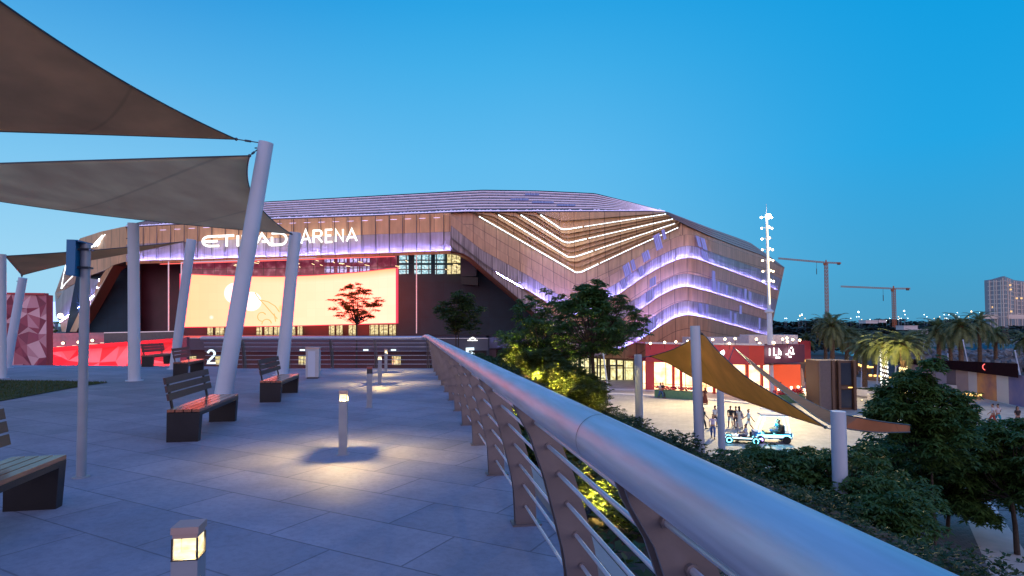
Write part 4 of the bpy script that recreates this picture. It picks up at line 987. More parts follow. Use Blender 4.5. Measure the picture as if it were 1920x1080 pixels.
a_, f_, c_ = rt(1700, 15, 1030, 0); tree(a_, f_, at(1655,965,14.5), 1.05, .75, 36, .42, 200, 'low dark crown nearest the handrail at lower right', M['leaf'], 'dark trees on the planted bank', 46, .17, .03, 1, .06, flat_=.6)
# shrubs behind the railing, lit by garden lights
def shrub(loc, r, h, n, label, m, group, seed, ln=.2, wd=.035):
    g = np.random.default_rng(seed); t = thing('shrub', label, 'shrub', loc, group)
    b = MB()
    for i in range(7):
        a = i*.9; b.tube([loc, (loc[0]+.3*r*math.cos(a), loc[1]+.3*r*math.sin(a), loc[2]+h*.45), (loc[0]+.7*r*math.cos(a), loc[1]+.7*r*math.sin(a), loc[2]+h*.8)], [.02,.014,.006], 5)
    b.build('stems', M['bark'], t)
    v = g.normal(size=(n,3)); v /= np.linalg.norm(v, axis=1)[:,None]; v *= (g.uniform(.35,1,n)**.6)[:,None]; v *= (1+.25*np.sin(v[:,0]*7+seed)*np.cos(v[:,1]*6))[:,None]
    P = np.array(loc)+v*np.array([r, r, h/2])+np.array([0,0,h*.5]); V, F = leaves(P, 6, ln, wd, .35, seed, .5); arr_mesh('foliage', V, F, m, t); return t
SG = 'lit shrubs beyond the railing'
def gp(px, Z): p_ = D(px, 611, Z); return (p_.x, p_.y)
sh = [(gp(985,27),1.15,1.5,1500,'yellow lit shrub under the left leafy tree'),(gp(1030,26),1.2,1.5,1500,'yellow green shrub between the two tree trunks'),(gp(1090,24),1.0,1.2,1100,'dark low shrub at the foot of the tallest tree'),
      (gp(1012,23.5),.9,1.25,1300,'shrub just above the far handrail, brightly lit from below'),(gp(1052,22.5),1.0,1.2,1300,'yellow green shrub spilling over behind the handrail'),(gp(1100,21.5),.8,1.1,900,'shrub where the hedge begins behind the handrail'),
      ((2.3,12.0),.7,.9,900,'small yellow lit shrub seen through the middle of the railing'),((2.2,8.6),.7,.8,900,'small lit shrub seen under the handrail joint'),((2.35,6.4),.8,.8,900,'brightest lit shrub seen between the railing rods'),((3.3,9.8),.8,.9,700,'shaded shrub behind the lit ones below the railing')]
for i, ((x,y),r,h,n,lb) in enumerate(sh): shrub((x,y,bankz(x,y)-.05), r, h, n, lb, M['leaf2'], SG, 60+i, .17 if y > 15 else .10, .035 if y > 15 else .022)
def garden_light(loc, tgt, pw, label):
    t = thing('garden_light', label, 'garden light', loc, 'small ground lights in the planted bank'); l_ = Vector(loc)
    b = MB(); b.tube([l_, l_+Vector((0,0,.12))], .015, 8); b.build('stake', M['black'], t)
    d_ = (Vector(tgt)-l_).normalized(); h_ = l_+Vector((0,0,.14)); b = MB(); b.tube([h_-d_*.05, h_+d_*.06], [.035,.045], 12); hd = b.build('lamp_head', M['black'], t)
    b = MB(); b.tube([h_+d_*.062, h_+d_*.066], .04, 12); b.build('lens', M['warm'], hd)
    lamp('garden_spot', 'SPOT', h_+d_*.09, pw, (1,.72,.22), .03, tgt, 110, .8, t)
GL = []
for k, (dz, pw) in enumerate(((1.7,1500),(1.7,1400),(1.6,400),(1.5,1300),(1.5,1200),(1.4,250))):
    x, y = sh[k][0]; GL.append((x-.5, y-dz, x, y, bankz(x,y)+.9, pw))
x, y = gp(1003,25.6); GL.append((x, y, x+.4, y+1.2, 4, 1800)); x, y = gp(1096,23.8); GL.append((x, y, x+.6, y+1.0, 4, 700))
GL += [(1.7,11.2,2.2,12,.1,180),(1.8,8.0,2.2,8.6,0,180),(1.75,5.8,2.3,6.4,-.2,320)]
for i, (x,y,tx,ty,tz,pw) in enumerate(GL):
    garden_light((x,y,bankz(x,y)), (tx,ty,tz), pw, 'black garden uplight '+['in front of the shrub under the left leafy tree','in front of the shrub between the two tree trunks','in front of the dark low shrub','in front of the brightest shrub just above the far handrail','in front of the shrub spilling behind the handrail','where the hedge begins','at the foot of the left leafy tree trunk','at the foot of the tallest tree trunk','by the shrub seen through the middle of the railing','by the shrub under the handrail joint','by the brightest shrub between the railing rods'][i])
M0 = bpy.data.materials
# clipped hedge on the bank
b_pts = []
g = np.random.default_rng(5); n = 22000
yy = g.uniform(6.5, 27, n); ww = g.uniform(-.75,.75,n); xx = 7.05+ww+.12*np.sin(yy*1.3); zz = -2.2+g.uniform(-.5,.5,n)**1*1.1+.12*np.sin(yy*2.1)+.06*g.normal(size=n)
t = thing('hedge', 'long clipped dark green hedge following the railing down the bank', 'hedge', (7.05,16,-2.9))
V, F = leaves(np.stack([xx,yy,zz],1), 5, .09, .022, .2, 8, .6); arr_mesh('foliage', V, F, M['hedge'], t)
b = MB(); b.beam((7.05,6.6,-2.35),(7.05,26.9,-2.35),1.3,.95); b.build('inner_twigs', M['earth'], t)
# ground cover on the bank
n = 12000; yy = g.uniform(3,34,n); xx = g.uniform(1.3,12.5,n); zz = np.array([bankz(a, b_) for a, b_ in zip(xx, yy)])+g.uniform(0,.18,n)
V, F = leaves(np.stack([xx,yy,zz],1), 4, .16, .035, .3, 12, .7); tag(arr_mesh('ground_cover', V, F, M['hedge']), 'low dark ground cover plants on the sloping bank', 'ground cover', kind='stuff')
# ================================================================== PALMS
def make_palm(h, cr_, seed, m=None):
    g = random.Random(seed); t = thing('palm_tree', 'x', 'palm tree', (0,0,0), 'date palms on the plaza')
    b = MB(); n = 14; b.tube([(math.sin(i*.35)*.05, 0, h*i/n) for i in range(n+1)], [.30-.06*i/n+(.03 if i%2 else 0) for i in range(n+1)], 10); b.ball((0,0,h), .42, 6, 1.2); b.build('trunk', M['palmbark'], t)
    V, F = [], []; nf = 46
    for f in range(nf):
        az = f*2.399; el = R(70-95*(f/nf)+g.uniform(-8,8)); L_ = cr_*g.uniform(.85,1.1); pts = []; p_ = Vector((0,0,h+.2)); e = el
        for s in range(9):
            pts.append(p_.copy()); p_ = p_+Vector((math.cos(az)*math.cos(e), math.sin(az)*math.cos(e), math.sin(e)))*L_/8; e -= R(11)
        sd_ = Vector((-math.sin(az), math.cos(az), 0))
        for s in range(8):
            for q in range(5):
                c = pts[s].lerp(pts[s+1], q/5); d_ = (pts[s+1]-pts[s]).normalized(); w = .62*math.sin(PI*min(1,(s+q/5+.9)/9))**.6
                for sg in (-1,1):
                    tip = c+sd_*sg*w*.75+d_*w*.6+Vector((0,0,-.18*w)); o = len(V); V += [c-d_*.03, c+d_*.05, tip]; F.append((o,o+1,o+2))
        for s in range(8): o = len(V); V += [pts[s]-sd_*.02, pts[s]+sd_*.02, pts[s+1]]; F.append((o,o+1,o+2))
    arr_mesh('fronds', [tuple(v) for v in V], F, m or M['palm'], t); return t
palm = make_palm(5.6, 3.1, 1); palm2 = make_palm(5.2, 2.8, 5)
PL = [(1548,692,'dark palm behind the kiosk at its left'),(1562,716,'tall dark palm directly behind the brown kiosk'),(1589,712,'palm just right of the kiosk top'),(1622,735,'short looking palm with thin trunk left of the light wrapped palm'),
      (1659,744,'palm with its trunk wrapped in white fairy lights'),(1695,750,'palm with an orange lit head and yellow light wrapped lower trunk'),(1762,712,'dark palm in the first round white planter'),(1804,719,'dark palm in the second round white planter'),
      (1838,700,'dark palm far right behind the hoarding'),(1925,705,'palm cut off by the right edge'),(1730,690,'far dark palm between the lit ones'),(1512,690,'far palm at the end of the red pavilion'),(1606,702,'shaded palm close behind the small tree line right of the kiosk'),(1642,706,'shaded palm left behind the white wrapped one'),(1722,704,'shaded palm right of the orange lit one'),(1783,700,'far palm seen between the two planter palms'),(1868,694,'palm in front of the turquoise container')]
for i, (px, py, lb) in enumerate(PL):
    src = palm if i == 0 else (palm2 if i == 1 else copy_tree(palm if i%2 == 0 else palm2)); o = src
    q = G(px, py, PZ); Z = (q-CAM).dot(Fh); top = [612,618,632,655,648,650,622,618,610,640,645,640,634,642,636,628,630][i]
    hh = (611-top)*Z/FPX+1.5-PZ; base = 5.6 if i%2 == 0 else 5.2
    o.location = q; s = hh/base; o.scale = (min(s,1.1), min(s,1.1), s); o.rotation_euler.z = i*1.3; o['label'] = lb; o['category'] = 'palm tree'
    if i in (4,5):
        zz0, zz1 = (0, .92) if i == 4 else (0,.62); b = MB(); t = thing('fairy_lights', 'fairy lights wrapped round the '+('white glowing' if i == 4 else 'lower, yellow glowing')+' palm trunk', 'fairy lights', q)
        for k in range(330):
            a = k*1.9; z = hh*(zz0+(zz1-zz0)*k/330); b.box((q.x+.36*math.cos(a), q.y+.36*math.sin(a), PZ+z+.1*math.sin(k*2.1)), (.07,.07,.10))
        b.build('bulbs', M['coolfairy'] if i == 4 else M['warmfairy'], t)['kind'] = 'stuff'
        b = MB(); b.tube([(q.x+.35*math.cos(k*.5), q.y+.35*math.sin(k*.5), PZ+hh*zz1*k/120) for k in range(121)], .01, 4); b.build('wire', M['cable'], t)
def up_light(px, py, dz, tgt, pw, label):
    q = G(px, py, PZ); t = thing('ground_uplight', label, 'ground light', q, 'palm uplights')
    b = MB(); b.tube([q, q+Vector((0,0,.1))], .14, 12); b.build('housing', M['black'], t); b = MB(); b.tube([q+Vector((0,0,.1)), q+Vector((0,0,.11))], .11, 12); b.build('lens', M['warm'], t)
    lamp('uplight', 'SPOT', q+Vector((0,0,.2)), pw, (1,.75,.3), .1, tgt, 70, .7, t)
for px in (1622,1659,1695):
    q = G(px-6, 752, PZ); up_light(px-6, 752, 0, (q.x+.3,q.y+1.5,PZ+6), 5000, 'small ground uplight below the palm at '+{1622:'the thin trunk',1659:'the white wrapped trunk',1695:'the orange lit head'}[px])
# round white planters
def planter(px, py, r, label):
    q = G(px, py, PZ); t = thing('round_planter', label, 'planter', q, 'round white planters'); b = MB()
    b.lathe(q, [(r*.86,0),(r,.25),(r,.95),(r*.93,.95),(r*.93,.8)], 32); b.build('bowl', M['white'], t, True); b = MB(); b.lathe(q, [(r*.92,.78),(r*.92,.82),(.1,.9)], 24); b.build('soil', M['grass'], t)
    P = np.array([(q.x+rr*math.cos(a), q.y+rr*math.sin(a), q.z+.9) for a, rr in [(random.uniform(0,6.3), r*.9*math.sqrt(random.random())) for _ in range(160)]]); V, F = leaves(P, 5, .22, .04, .3, 3); arr_mesh('planting', V, F, M['hedge'], t)
for a in ((1632,744,1.9,'round white planter under the short looking palm'),(1665,757,1.9,'round white planter under the light wrapped palm'),(1768,726,1.7,'round white planter half hidden behind dark leaves'),(1806,735,2.1,'largest round white planter below the printed hoarding'),(1690,768,1.2,'lowest small round planter near the big tree')): planter(*a)
# ================================================================== PAVILION
def GZ(px, Z, z): p_ = D(px, 611, Z); return Vector((p_.x, p_.y, z))
pav = thing('red_pavilion', 'low red cafe pavilion with glowing windows and white lettering on its fascia', 'cafe building', GZ(1360, 74, PZ))
def zy(py, Z): return 1.5-(py-611)*Z/FPX
Zp = 72
A_, B_, C_, Dd = GZ(1210,77,0), GZ(1404,71,0), GZ(1432,70,0), GZ(1508,73,0)
def setz(p_, z): return Vector((p_.x,p_.y,z))
zt, zb_ = zy(647,Zp), zy(683,Zp)
def wall(P, Q, z0, z1, m, name, th=.4, parent=pav, nsub=1):
    b = MB(); nr = Vector((-(Q-P).y, (Q-P).x, 0)).normalized(); nr = nr if nr.dot(Fh) > 0 else -nr
    b.slab([setz(P,z1), setz(Q,z1), setz(Q,z0), setz(P,z0)], th, nr); return b.build(name, m, parent)
wall(A_, B_, zb_, zt, M['redwall'], 'fascia'); wall(B_, C_, zb_, zt, M['redpanel2'], 'fascia'); wall(C_, Dd, zb_+.2, zt+.05, M['sign_board'], 'sign_board')
b = MB(); bk = Fh*16; b.add([setz(p_, zt) for p_ in (A_,B_,C_,Dd)]+[setz(p_+bk, zt) for p_ in (Dd,C_,B_,A_)], [list(range(8))]); b.add([setz(p_, zb_+.05) for p_ in (A_,B_,C_,Dd)]+[setz(p_+bk, zb_+.05) for p_ in (Dd,C_,B_,A_)], [list(range(8))]); b.build('roof', M['redwall'], pav)
b = MB(); 
for P, Q in ((A_,B_),(B_,C_)): b.beam(setz(P,zt+.12)-Fh*.05, setz(Q,zt+.12)-Fh*.05, .3, .22)
b.build('roof_edge', M['paleroof'], pav)
b = MB(); b.box(GZ(1440,75,zt+.65), (6,3,1.1), -YAW); b.box(GZ(1350,78,zt+.45), (9,3,.8), -YAW); b.build('roof_plant', M['paleroof'], pav)
wi = Fh*1.6
wall(A_+wi, B_+wi, PZ+.1, zb_, M['cafe'], 'cafe_window', .2); wall(B_+wi, C_+wi+Rt*1.2, PZ+.1, zb_, M['cafe'], 'cafe_window', .2); wall(C_+wi+Rt*1.6, C_+wi+Rt*5, PZ+.1, zb_, M['redpanel'], 'orange_wall', .2)
wall(A_+Rt*.05, A_+Rt*1.1, PZ, zb_, M['redwall'], 'corner_pier', .5)
for x in (1268,1283,1314,1345,1404,1432): b = MB(); p_ = A_.lerp(B_, (x-1210)/194) if x < 1404 else GZ(x,71,0); b.beam(setz(p_,PZ)+Fh*.8, setz(p_,zb_)+Fh*.8, .28); b.build('window_post', M['redpanel2'], pav)
b = MB(); b.box(GZ(1360,92,(PZ+zt)/2), (26,.3,zt-PZ), -YAW); b.build('back_wall', M['redwall'], pav)
# fascia lettering (short white strokes)
def zs(v): return v
b = MB(); Zq = 71.2
def st_(P, w):
    globals()['zl_'] = lambda x: 69.5+(x-1432)*.039; stroke(b, P, w, .15)
x = 1444
for P in ([(1443,653),(1443,667)],[(1451,652),(1451,666),(1457,666)],[(1460,666),(1460,654),(1464,660),(1464,666)],
          [(1473,664),(1478,665),(1480,656),(1484,664),(1490,663)],[(1482,653),(1486,651)],[(1487,654),(1487,664)]): st_(P, 2.2)
for P in ([(1454,670.5),(1463,670.5)],[(1479,669),(1484,669)]): st_(P, 3)
b.build('lettering', M['signw2'], pav)
# arrow disc on the fascia
b = MB(); b.add([D(1349,661,70.4),D(1357,656,70.4),D(1357,666,70.4)],[(0,1,2)]); b.tube([D(1355,661,70.3),D(1356.4,661,70.2)], .2, 10); b.build('lit_marker', M['coolbulb'], pav)
ORD = ['first','second','third','fourth','fifth','sixth','seventh','eighth','ninth','tenth','eleventh','twelfth','thirteenth','fourteenth','fifteenth','sixteenth','seventeenth']
# festoon lamps standing on the roof edge
FP = [(1219,644),(1246,642),(1267,641),(1336,637),(1359,636),(1378,635),(1418,636),(1367,644),(1424,644),(1451,643),(1467,636),(1475,634),(1476,641),(1486,637),(1499,638),(1289,640)]
b0 = None
for i, (px, py) in enumerate(FP):
    z = zy(py, 71); p_ = GZ(px, 71.5, z)
    if b0 is None:
        b0 = thing('festoon_lamp', 'x', 'lamp', (0,0,0), 'warm round lamps along the pavilion roof'); b = MB(); b.ball((0,0,0), .14, 8); b.build('bulb', M['bulb'], b0, True); b = MB(); b.tube([(0,0,-.75),(0,0,-.15)], .03, 6); b.build('stem', M['black'], b0); o = b0
    else: o = copy_tree(b0)
    o.location = p_; o['label'] = ORD[sorted(p0_[0]*2+p0_[1]*.001 for p0_ in FP).index(px*2+py*.001)]+' from the left of the warm round lamps along the pavilion roof'
# flower boxes
def flowerbox(p0, p1, label):
    t = thing('flower_box', label, 'flower box', p0, 'flower boxes in front of the pavilion'); b = MB(); b.beam(setz(p0,PZ+.45), setz(p1,PZ+.45), .7, .9); b.build('box', M['greenbox'], t)
    n = int((p1-p0).length*26); P = np.array([tuple(p0.lerp(p1, random.random())+Vector((random.uniform(-.4,.4),random.uniform(-.4,.4),0))) for _ in range(n)]); P[:,2] = PZ+.95+rng.uniform(0,.35,n)
    V, F = leaves(P, 5, .24, .12, .2, 4, .7); arr_mesh('flowers', V, F, M['flower'], t)['kind'] = 'stuff'
flowerbox(GZ(1228,70,0), GZ(1303,67.5,0), 'long green planter of pink flowers left of the tallest plaza pole'); flowerbox(GZ(1455,64,0), GZ(1502,66,0), 'green planter of pink flowers below the lit lamp mast')
# closed parasols and table lamps of the terrace cafe
cols = ['flower','cream','cream','orange','orange','cream','cream']
for i, (px, py, h, c) in enumerate([(1497,713,3.6,'flower'),(1504,726,3.2,'cream'),(1513,712,3.4,'orange'),(1519,712,3.4,'orange'),(1525,726,3.0,'cream'),(1532,720,3.6,'cream'),(1452,716,3.2,'orange')]):
    q = G(px, py+14, PZ); t = thing('closed_parasol', ['pink folded parasol beside the orange wall','first cream folded parasol, left of two orange ones','left one of two orange folded parasols','right one of two orange folded parasols','small cream folded parasol in front','tall cream folded parasol next to the kiosk','orange folded parasol half hidden by the mast'][i], 'parasol', q, 'folded cafe parasols')
    b = MB(); b.tube([q, q+Vector((0,0,h))], .035, 8); b.lathe(q, [(.3,0),(.3,.08)], 12); b.build('pole', M['pole'], t); b = MB(); n = 14; o = []
    prof = [(.05,h),(.16,h-.5),(.26,h-1.3),(.32,h-2.0),(.25,h-2.15)]
    vs = [Vector((q.x+r_*(1 if k%2 else .62)*math.cos(2*PI*k/n), q.y+r_*(1 if k%2 else .62)*math.sin(2*PI*k/n), q.z+z)) for r_, z in prof for k in range(n)]
    b.add(vs, [(a*n+k, a*n+(k+1)%n, (a+1)*n+(k+1)%n, (a+1)*n+k) for a in range(4) for k in range(n)]); b.build('folded_canopy', M[c], t)
tl = None
for i in range(17):
    px = [1490,1497,1503,1508,1515,1521,1528,1533,1494,1512,1524,1484,1466,1460,1444,1227,1236][i]; py = [722,732,726,738,724,735,729,741,741,745,744,733,728,737,722,714,716][i]; q = G(px, py+10, PZ)
    if tl is None:
        tl = thing('cafe_table', 'x', 'cafe table', (0,0,0), 'small cafe tables with glowing lamps'); b = MB(); b.lathe((0,0,0), [(.28,0),(.28,.03),(.03,.04),(.03,.7),(.36,.72),(.36,.75)], 14); b.build('table', M['cream'], tl); b = MB(); b.lathe((0,0,.75), [(.05,0),(.05,.15),(.13,.18),(.16,.3),(.10,.42)], 10); b.build('table_lamp', M['bulb2'], tl, True)
        b = MB(); 
        for sx in (-.62,.62):
            b.box((sx,0,.45),(.42,.42,.05)); b.box((sx*1.3,0,.72),(.05,.42,.5))
            for u in (-.17,.17):
                for w in (-.17,.17): b.box((sx+u,w,.21),(.04,.04,.43))
        b.build('chairs', M['flower'], tl); o = tl
    else: o = copy_tree(tl)
    o.location = q; o.rotation_euler.z = i; TX = [1490,1497,1503,1508,1515,1521,1528,1533,1494,1512,1524,1484,1466,1460,1444,1227,1236]; o['label'] = 'small cafe table with glowing lamp, '+ORD[sorted(TX).index(px)]+' from the left along the red pavilion'
# ================================================================== KIOSK
kz = 52; q = G(1570, 768, PZ); Zk = (q-CAM).dot(Fh); q.z = PZ; t = thing('brown_kiosk', 'tall brown advertising kiosk with dark display panels on the plaza', 'kiosk', q)
s = Zk/FPX; yk = Rt.cross(Vector((0,0,-1)))
def kb(x0, x1, y0, y1, dep, m, name, front=0):
    b = MB(); c = [(x-1570)*s for x in (x0,x1)]; zz = [ (768-y)*s+PZ for y in (y1,y0)]
    p_ = [q+Rt*c[0]+Fh*front, q+Rt*c[1]+Fh*front, q+Rt*c[1]+Fh*(front+dep), q+Rt*c[0]+Fh*(front+dep)]
    b.add([setz(v, zz[0]) for v in p_]+[setz(v, zz[1]) for v in p_], [(3,2,1,0),(4,5,6,7),(0,1,5,4),(1,2,6,5),(2,3,7,6),(3,0,4,7)]); return b.build(name, m, t)
kb(1536,1602,677,768,2.6,M['kiosk'],'body'); kb(1536.5,1557,676,768,.25,M['kioskgrey'],'side_panel',-.26); kb(1558,1563,676,768,.35,M['kiosk'],'fin',-.36); kb(1570,1574,676,768,.35,M['kiosk'],'fin',-.36); kb(1598,1602.5,676,768,.4,M['kiosk'],'fin',-.41)
kb(1575,1596,681,722,.12,M['glassdark'],'display_screen',-.13); kb(1575,1596,731,764,.12,M['glassdark'],'display_screen',-.13); kb(1575,1596,724,729,.3,M['kiosk'],'shelf',-.31); kb(1588,1595,725.5,727,.06,M['amber'],'shelf_light',-.37)
t = None
# ================================================================== LAMP MAST
q = G(1447, 741, PZ); Zm = (q-CAM).dot(Fh); t = thing('lamp_mast', 'tall white lighting mast with rings of lit floodlights near its top', 'lamp mast', q)
tp = D(1437,402,Zm); H_ = tp.z-PZ; ax = tp-q
b = MB(); b.tube([q, q+ax*.45],[.36,.30],20); b.tube([q+ax*.45, q+ax*.46, q+ax*.475],[.30,.58,.22],20); b.tube([q+ax*.475, tp],[.20,.12],16); b.tube([tp, tp+Vector((0,0,1.3))],[.05,.02],8); b.build('mast', M['pole'], t, True)
b = MB(); b.tube([q+ax*.50-Fh*.24, q+ax*.985-Fh*.18], .07, 6); b.build('light_strip', M['warmstrip'], t)
heads = []
for i, f in enumerate((.985,.925,.865,.805,.745,.685,.63)):
    c = q+ax*f; b = MB(); b.tube([c-Rt*.6, c+Rt*.6], .03, 6); b.tube([c-Fh*.6, c+Fh*.3], .03, 6); b.build('cross_arm', M['pole'], t)
    for dx in (-.62,.62):
        if i in (2,) and dx > 0: continue
        h_ = c+Rt*dx; b = MB(); b.ball(h_-Vector((0,0,.05)), .12, 8); b.build('floodlight', M['bulb'] if i else M['bulbhot'], t, True)
    h_ = c-Fh*.55; b = MB(); b.ball(h_, .15 if i else .3, 8); b.build('floodlight', M['bulb'] if i else M['bulbhot'], t, True)
lamp('flood', 'SPOT', q+ax*.9-Fh*1.5, 4200*FLOOD, (1,.76,.38), .3, D(1350,690,25), 13, .6, t)
for (px, py, pw, an) in ((1300,775,8500,54),(1420,780,3400,60),(1560,790,4200,50),(1200,752,4500,50),(1650,760,3600,55)):
    lamp('flood', 'SPOT', q+ax*.9-Fh*1.5, pw*FLOOD, (1,.76,.38), .3, G(px,py,PZ), an, .9, t)
b = MB(); b.box(G(1456,769,PZ)+Vector((0,0,.3)), (2.6,2.0,.6), 0, .6); tag(b.build('grey_block', M['pole']), 'low pale wedge shaped block on the plaza under the golden sail', 'block')
# ================================================================== HOARDING AND RIGHT SIDE
hA, hB = G(1700, 716, PZ), G(1935, 768, PZ); t = thing('hoarding', 'long printed site hoarding with sunset pictures and a dark red black band on top', 'hoarding', hA)
def hp(u, z): p_ = hA.lerp(hB, u); p_.z = z; return p_
ztop0, ztop1 = zy(676,(hA-CAM).dot(Fh)), zy(703,(hB-CAM).dot(Fh))
us = [0,.1,.2,.31,.42,.5,.60,.665,.80,.875,1.0]
mats = ['pic_pink','pic_lav','pic_pink','pic_lav','pic_dark','pic_pink','pic_white','pic_sunset','pic_white','pic_blue']
for i, mm in enumerate(mats):
    b = MB(); z1 = (ztop0+(ztop1-ztop0)*us[i])-.1; b.slab([hp(us[i]+.002,z1),hp(us[i+1]-.002,z1),hp(us[i+1]-.002,PZ+.05),hp(us[i]+.002,PZ+.05)], .15); b.build('printed_panel', M[mm], t)
b = MB(); off = Fh*1.5; zb1 = lambda u: ztop0+(ztop1-ztop0)*u
b.slab([hp(0,zb1(0)+.25)+off, hp(1,zb1(1)+1.05)+off, hp(1,zb1(1)-.4)+off, hp(0,zb1(0)-.4)+off], .2); b.build('dark_band', M['darkred'], t)
b = MB(); c = hp(.79, zb1(.79)+.35)+off-Fh*.15; b.tube([c+Rt*.34*math.cos(a*.5)+Vector((0,0,.34*math.sin(a*.5))) for a in range(13)], .05, 5); b.beam(c-Vector((0,0,.2)), c+Vector((0,0,.2)), .09); b.build('red_round_emblem', M['redled'], t)
# lit balustrades with rows of small amber lamps
def balus(px0, py0, px1, py1, n, label, hy=10):
    P, Q = G(px0, py0+hy, PZ), G(px1, py1+hy, PZ); t = thing('lit_balustrade', label, 'balustrade', P, 'low walls with rows of amber lamps'); zz = zy(py0, (P-CAM).dot(Fh))
    b = MB(); b.slab([setz(P,zz-.12), setz(Q,zz-.12), setz(Q,PZ), setz(P,PZ)], .3); b.build('wall', M['sand'], t)
    b = MB(); 
    for i in range(n): c = P.lerp(Q, (i+.5)/n); b.box(setz(c, zz)-Fh*.1, ((Q-P).length/n*.55,.2,.28), -YAW)
    b.build('lamps', M['amberlamp'], t)
balus(1627,703,1655,705,3,'short bright amber lamp row left of the white wrapped trunk'); balus(1652,707,1735,709,12,'long amber lamp row crossing behind the dark pointed tree'); balus(1742,729,1776,730,6,'short amber lamp row above the dark leaves'); balus(1774,737,1840,740,12,'amber lamp row in front of the round planters'); balus(1600,682,1634,690,4,'far amber lamp row near the kiosk')
balus(1485,676,1508,678,6,'string of small amber lamps right of the sign board',40); balus(1508,676,1534,677,6,'string of small amber lamps above the parasols',40)
# leaning slim light poles
for i, (x0,y0,x1,y1,lb) in enumerate([(1617.6,667,1614.4,727.6,'slim white pole left of the white wrapped palm'),(1647,658,1643.5,735,'slim white pole touching the first round planter'),(1681,666,1676,743,'slim white pole between the two wrapped palms'),(1733,642,1722,700,'slim white pole leaning right, brightly lit at the top'),(1777,664,1780.6,721,'slim white pole between the two dark planter palms'),(1805.6,638,1825,730,'long slim white pole leaning left beside the second planter'),(1903,658,1921,742,'slim white pole leaning left near the right edge'),(1128,640,1143,752,'slim grey lamp pole in front of the lobby doors')]):
    q = G(x1, y1, PZ); Zq = (q-CAM).dot(Fh); b = MB(); tp = D(x0,y0,Zq); b.tube([q,tp],[.10,.06],8); t = thing('slim_pole', lb, 'pole', q, 'slim white poles'); b.build('shaft', M['pole'], t); b = MB(); b.ball(tp, .1, 6); b.build('cap', M['pole'], t)
# quay rocks, water and construction beyond
flat('water', [gx(1600,668)[:2],gx(2100,690)[:2],gx(2100,645)[:2],gx(1500,645)[:2]], PZ-.006, M['water'])
n = 900; V, F = [], []
b = MB(); rr = random.Random(4)
for i in range(900):
    u = rr.random(); v_ = rr.random(); c = D(1685+275*u, 690+u*6-v_*26, 108+22*v_); s_ = rr.uniform(.35,1.0)
    m3 = Matrix.Rotation(rr.uniform(0,3),3,'X')@Matrix.Rotation(rr.uniform(0,3),3,'Z'); b.box(c+Vector((0,0,rr.uniform(.2,1.4))), (s_*1.6,s_*1.2,s_), 0, .7, m3)
tag(b.build('rock_bank', M['rock']), 'grey boulder revetment behind the hoarding', 'rocks', kind='stuff')
flat('sand', [gx(1560,648)[:2],gx(2300,655)[:2],gx(2600,626)[:2],gx(1600,628)[:2]], PZ-.002, M['sand'])
# teal box and drilling rig
q = G(1862,676,PZ); Zq=(q-CAM).dot(Fh); t = thing('site_container', 'turquoise site container beyond the hoarding', 'container', q); k_=Zq/FPX
b = MB(); b.box(q+Vector((0,0,16*k_)), (44*k_,6,30*k_), -YAW); b.build('body', M['teal'], t); b = MB()
for i in range(14): b.box(q+Rt*((i-6.5)*3.1*k_)-Fh*3.05+Vector((0,0,16*k_)), (.9*k_,.12,28*k_), -YAW)
b.build('ribs', M['teal'], t)
t = thing('drilling_rig', 'dark drilling rig with twin leaning masts and red base beyond the hoarding', 'drilling rig', G(1888,668,PZ)); q = G(1888,668,PZ); k_=(q-CAM).dot(Fh)/FPX
b = MB(); b.box(q+Vector((0,0,2.0*k_)), (26*k_,3,5*k_), -YAW); b.build('base', M['redwall'], t); b = MB(); b.beam(q+Rt*-8*k_, q+Rt*-8*k_+Vector((0,0,56*k_)), 6*k_); b.beam(q+Rt*10*k_, q+Rt*0*k_+Vector((0,0,54*k_)), 2.5*k_); b.beam(q+Rt*6*k_, q+Rt*-2*k_+Vector((0,0,48*k_)), 2*k_); b.build('masts', M['black'], t)
b = MB(); b.box(q+Rt*-14*k_+Vector((0,0,14*k_)), (6*k_,2,8*k_), -YAW); b.build('cab', M['redwall'], t)
# excavators
t = None
for px, py, lb in ((1833,664,'small orange and dark excavator left of the drilling rig'),(1822,664,'second small machine beside the excavator')):
    q = G(px,py,PZ); k_=(q-CAM).dot(Fh)/FPX; t = thing('excavator', lb, 'excavator', q); b = MB(); b.box(q+Vector((0,0,1.5*k_)), (9*k_,2,3*k_), -YAW); b.build('tracks', M['black'], t); b = MB(); b.box(q+Vector((0,0,5*k_)), (6*k_,2,4*k_), -YAW); b.beam(q+Rt*2*k_+Vector((0,0,6*k_)), q+Rt*8*k_+Vector((0,0,11*k_)), 1*k_); b.beam(q+Rt*8*k_+Vector((0,0,11*k_)), q+Rt*11*k_+Vector((0,0,4*k_)), .9*k_); b.build('body', M['orange'], t)
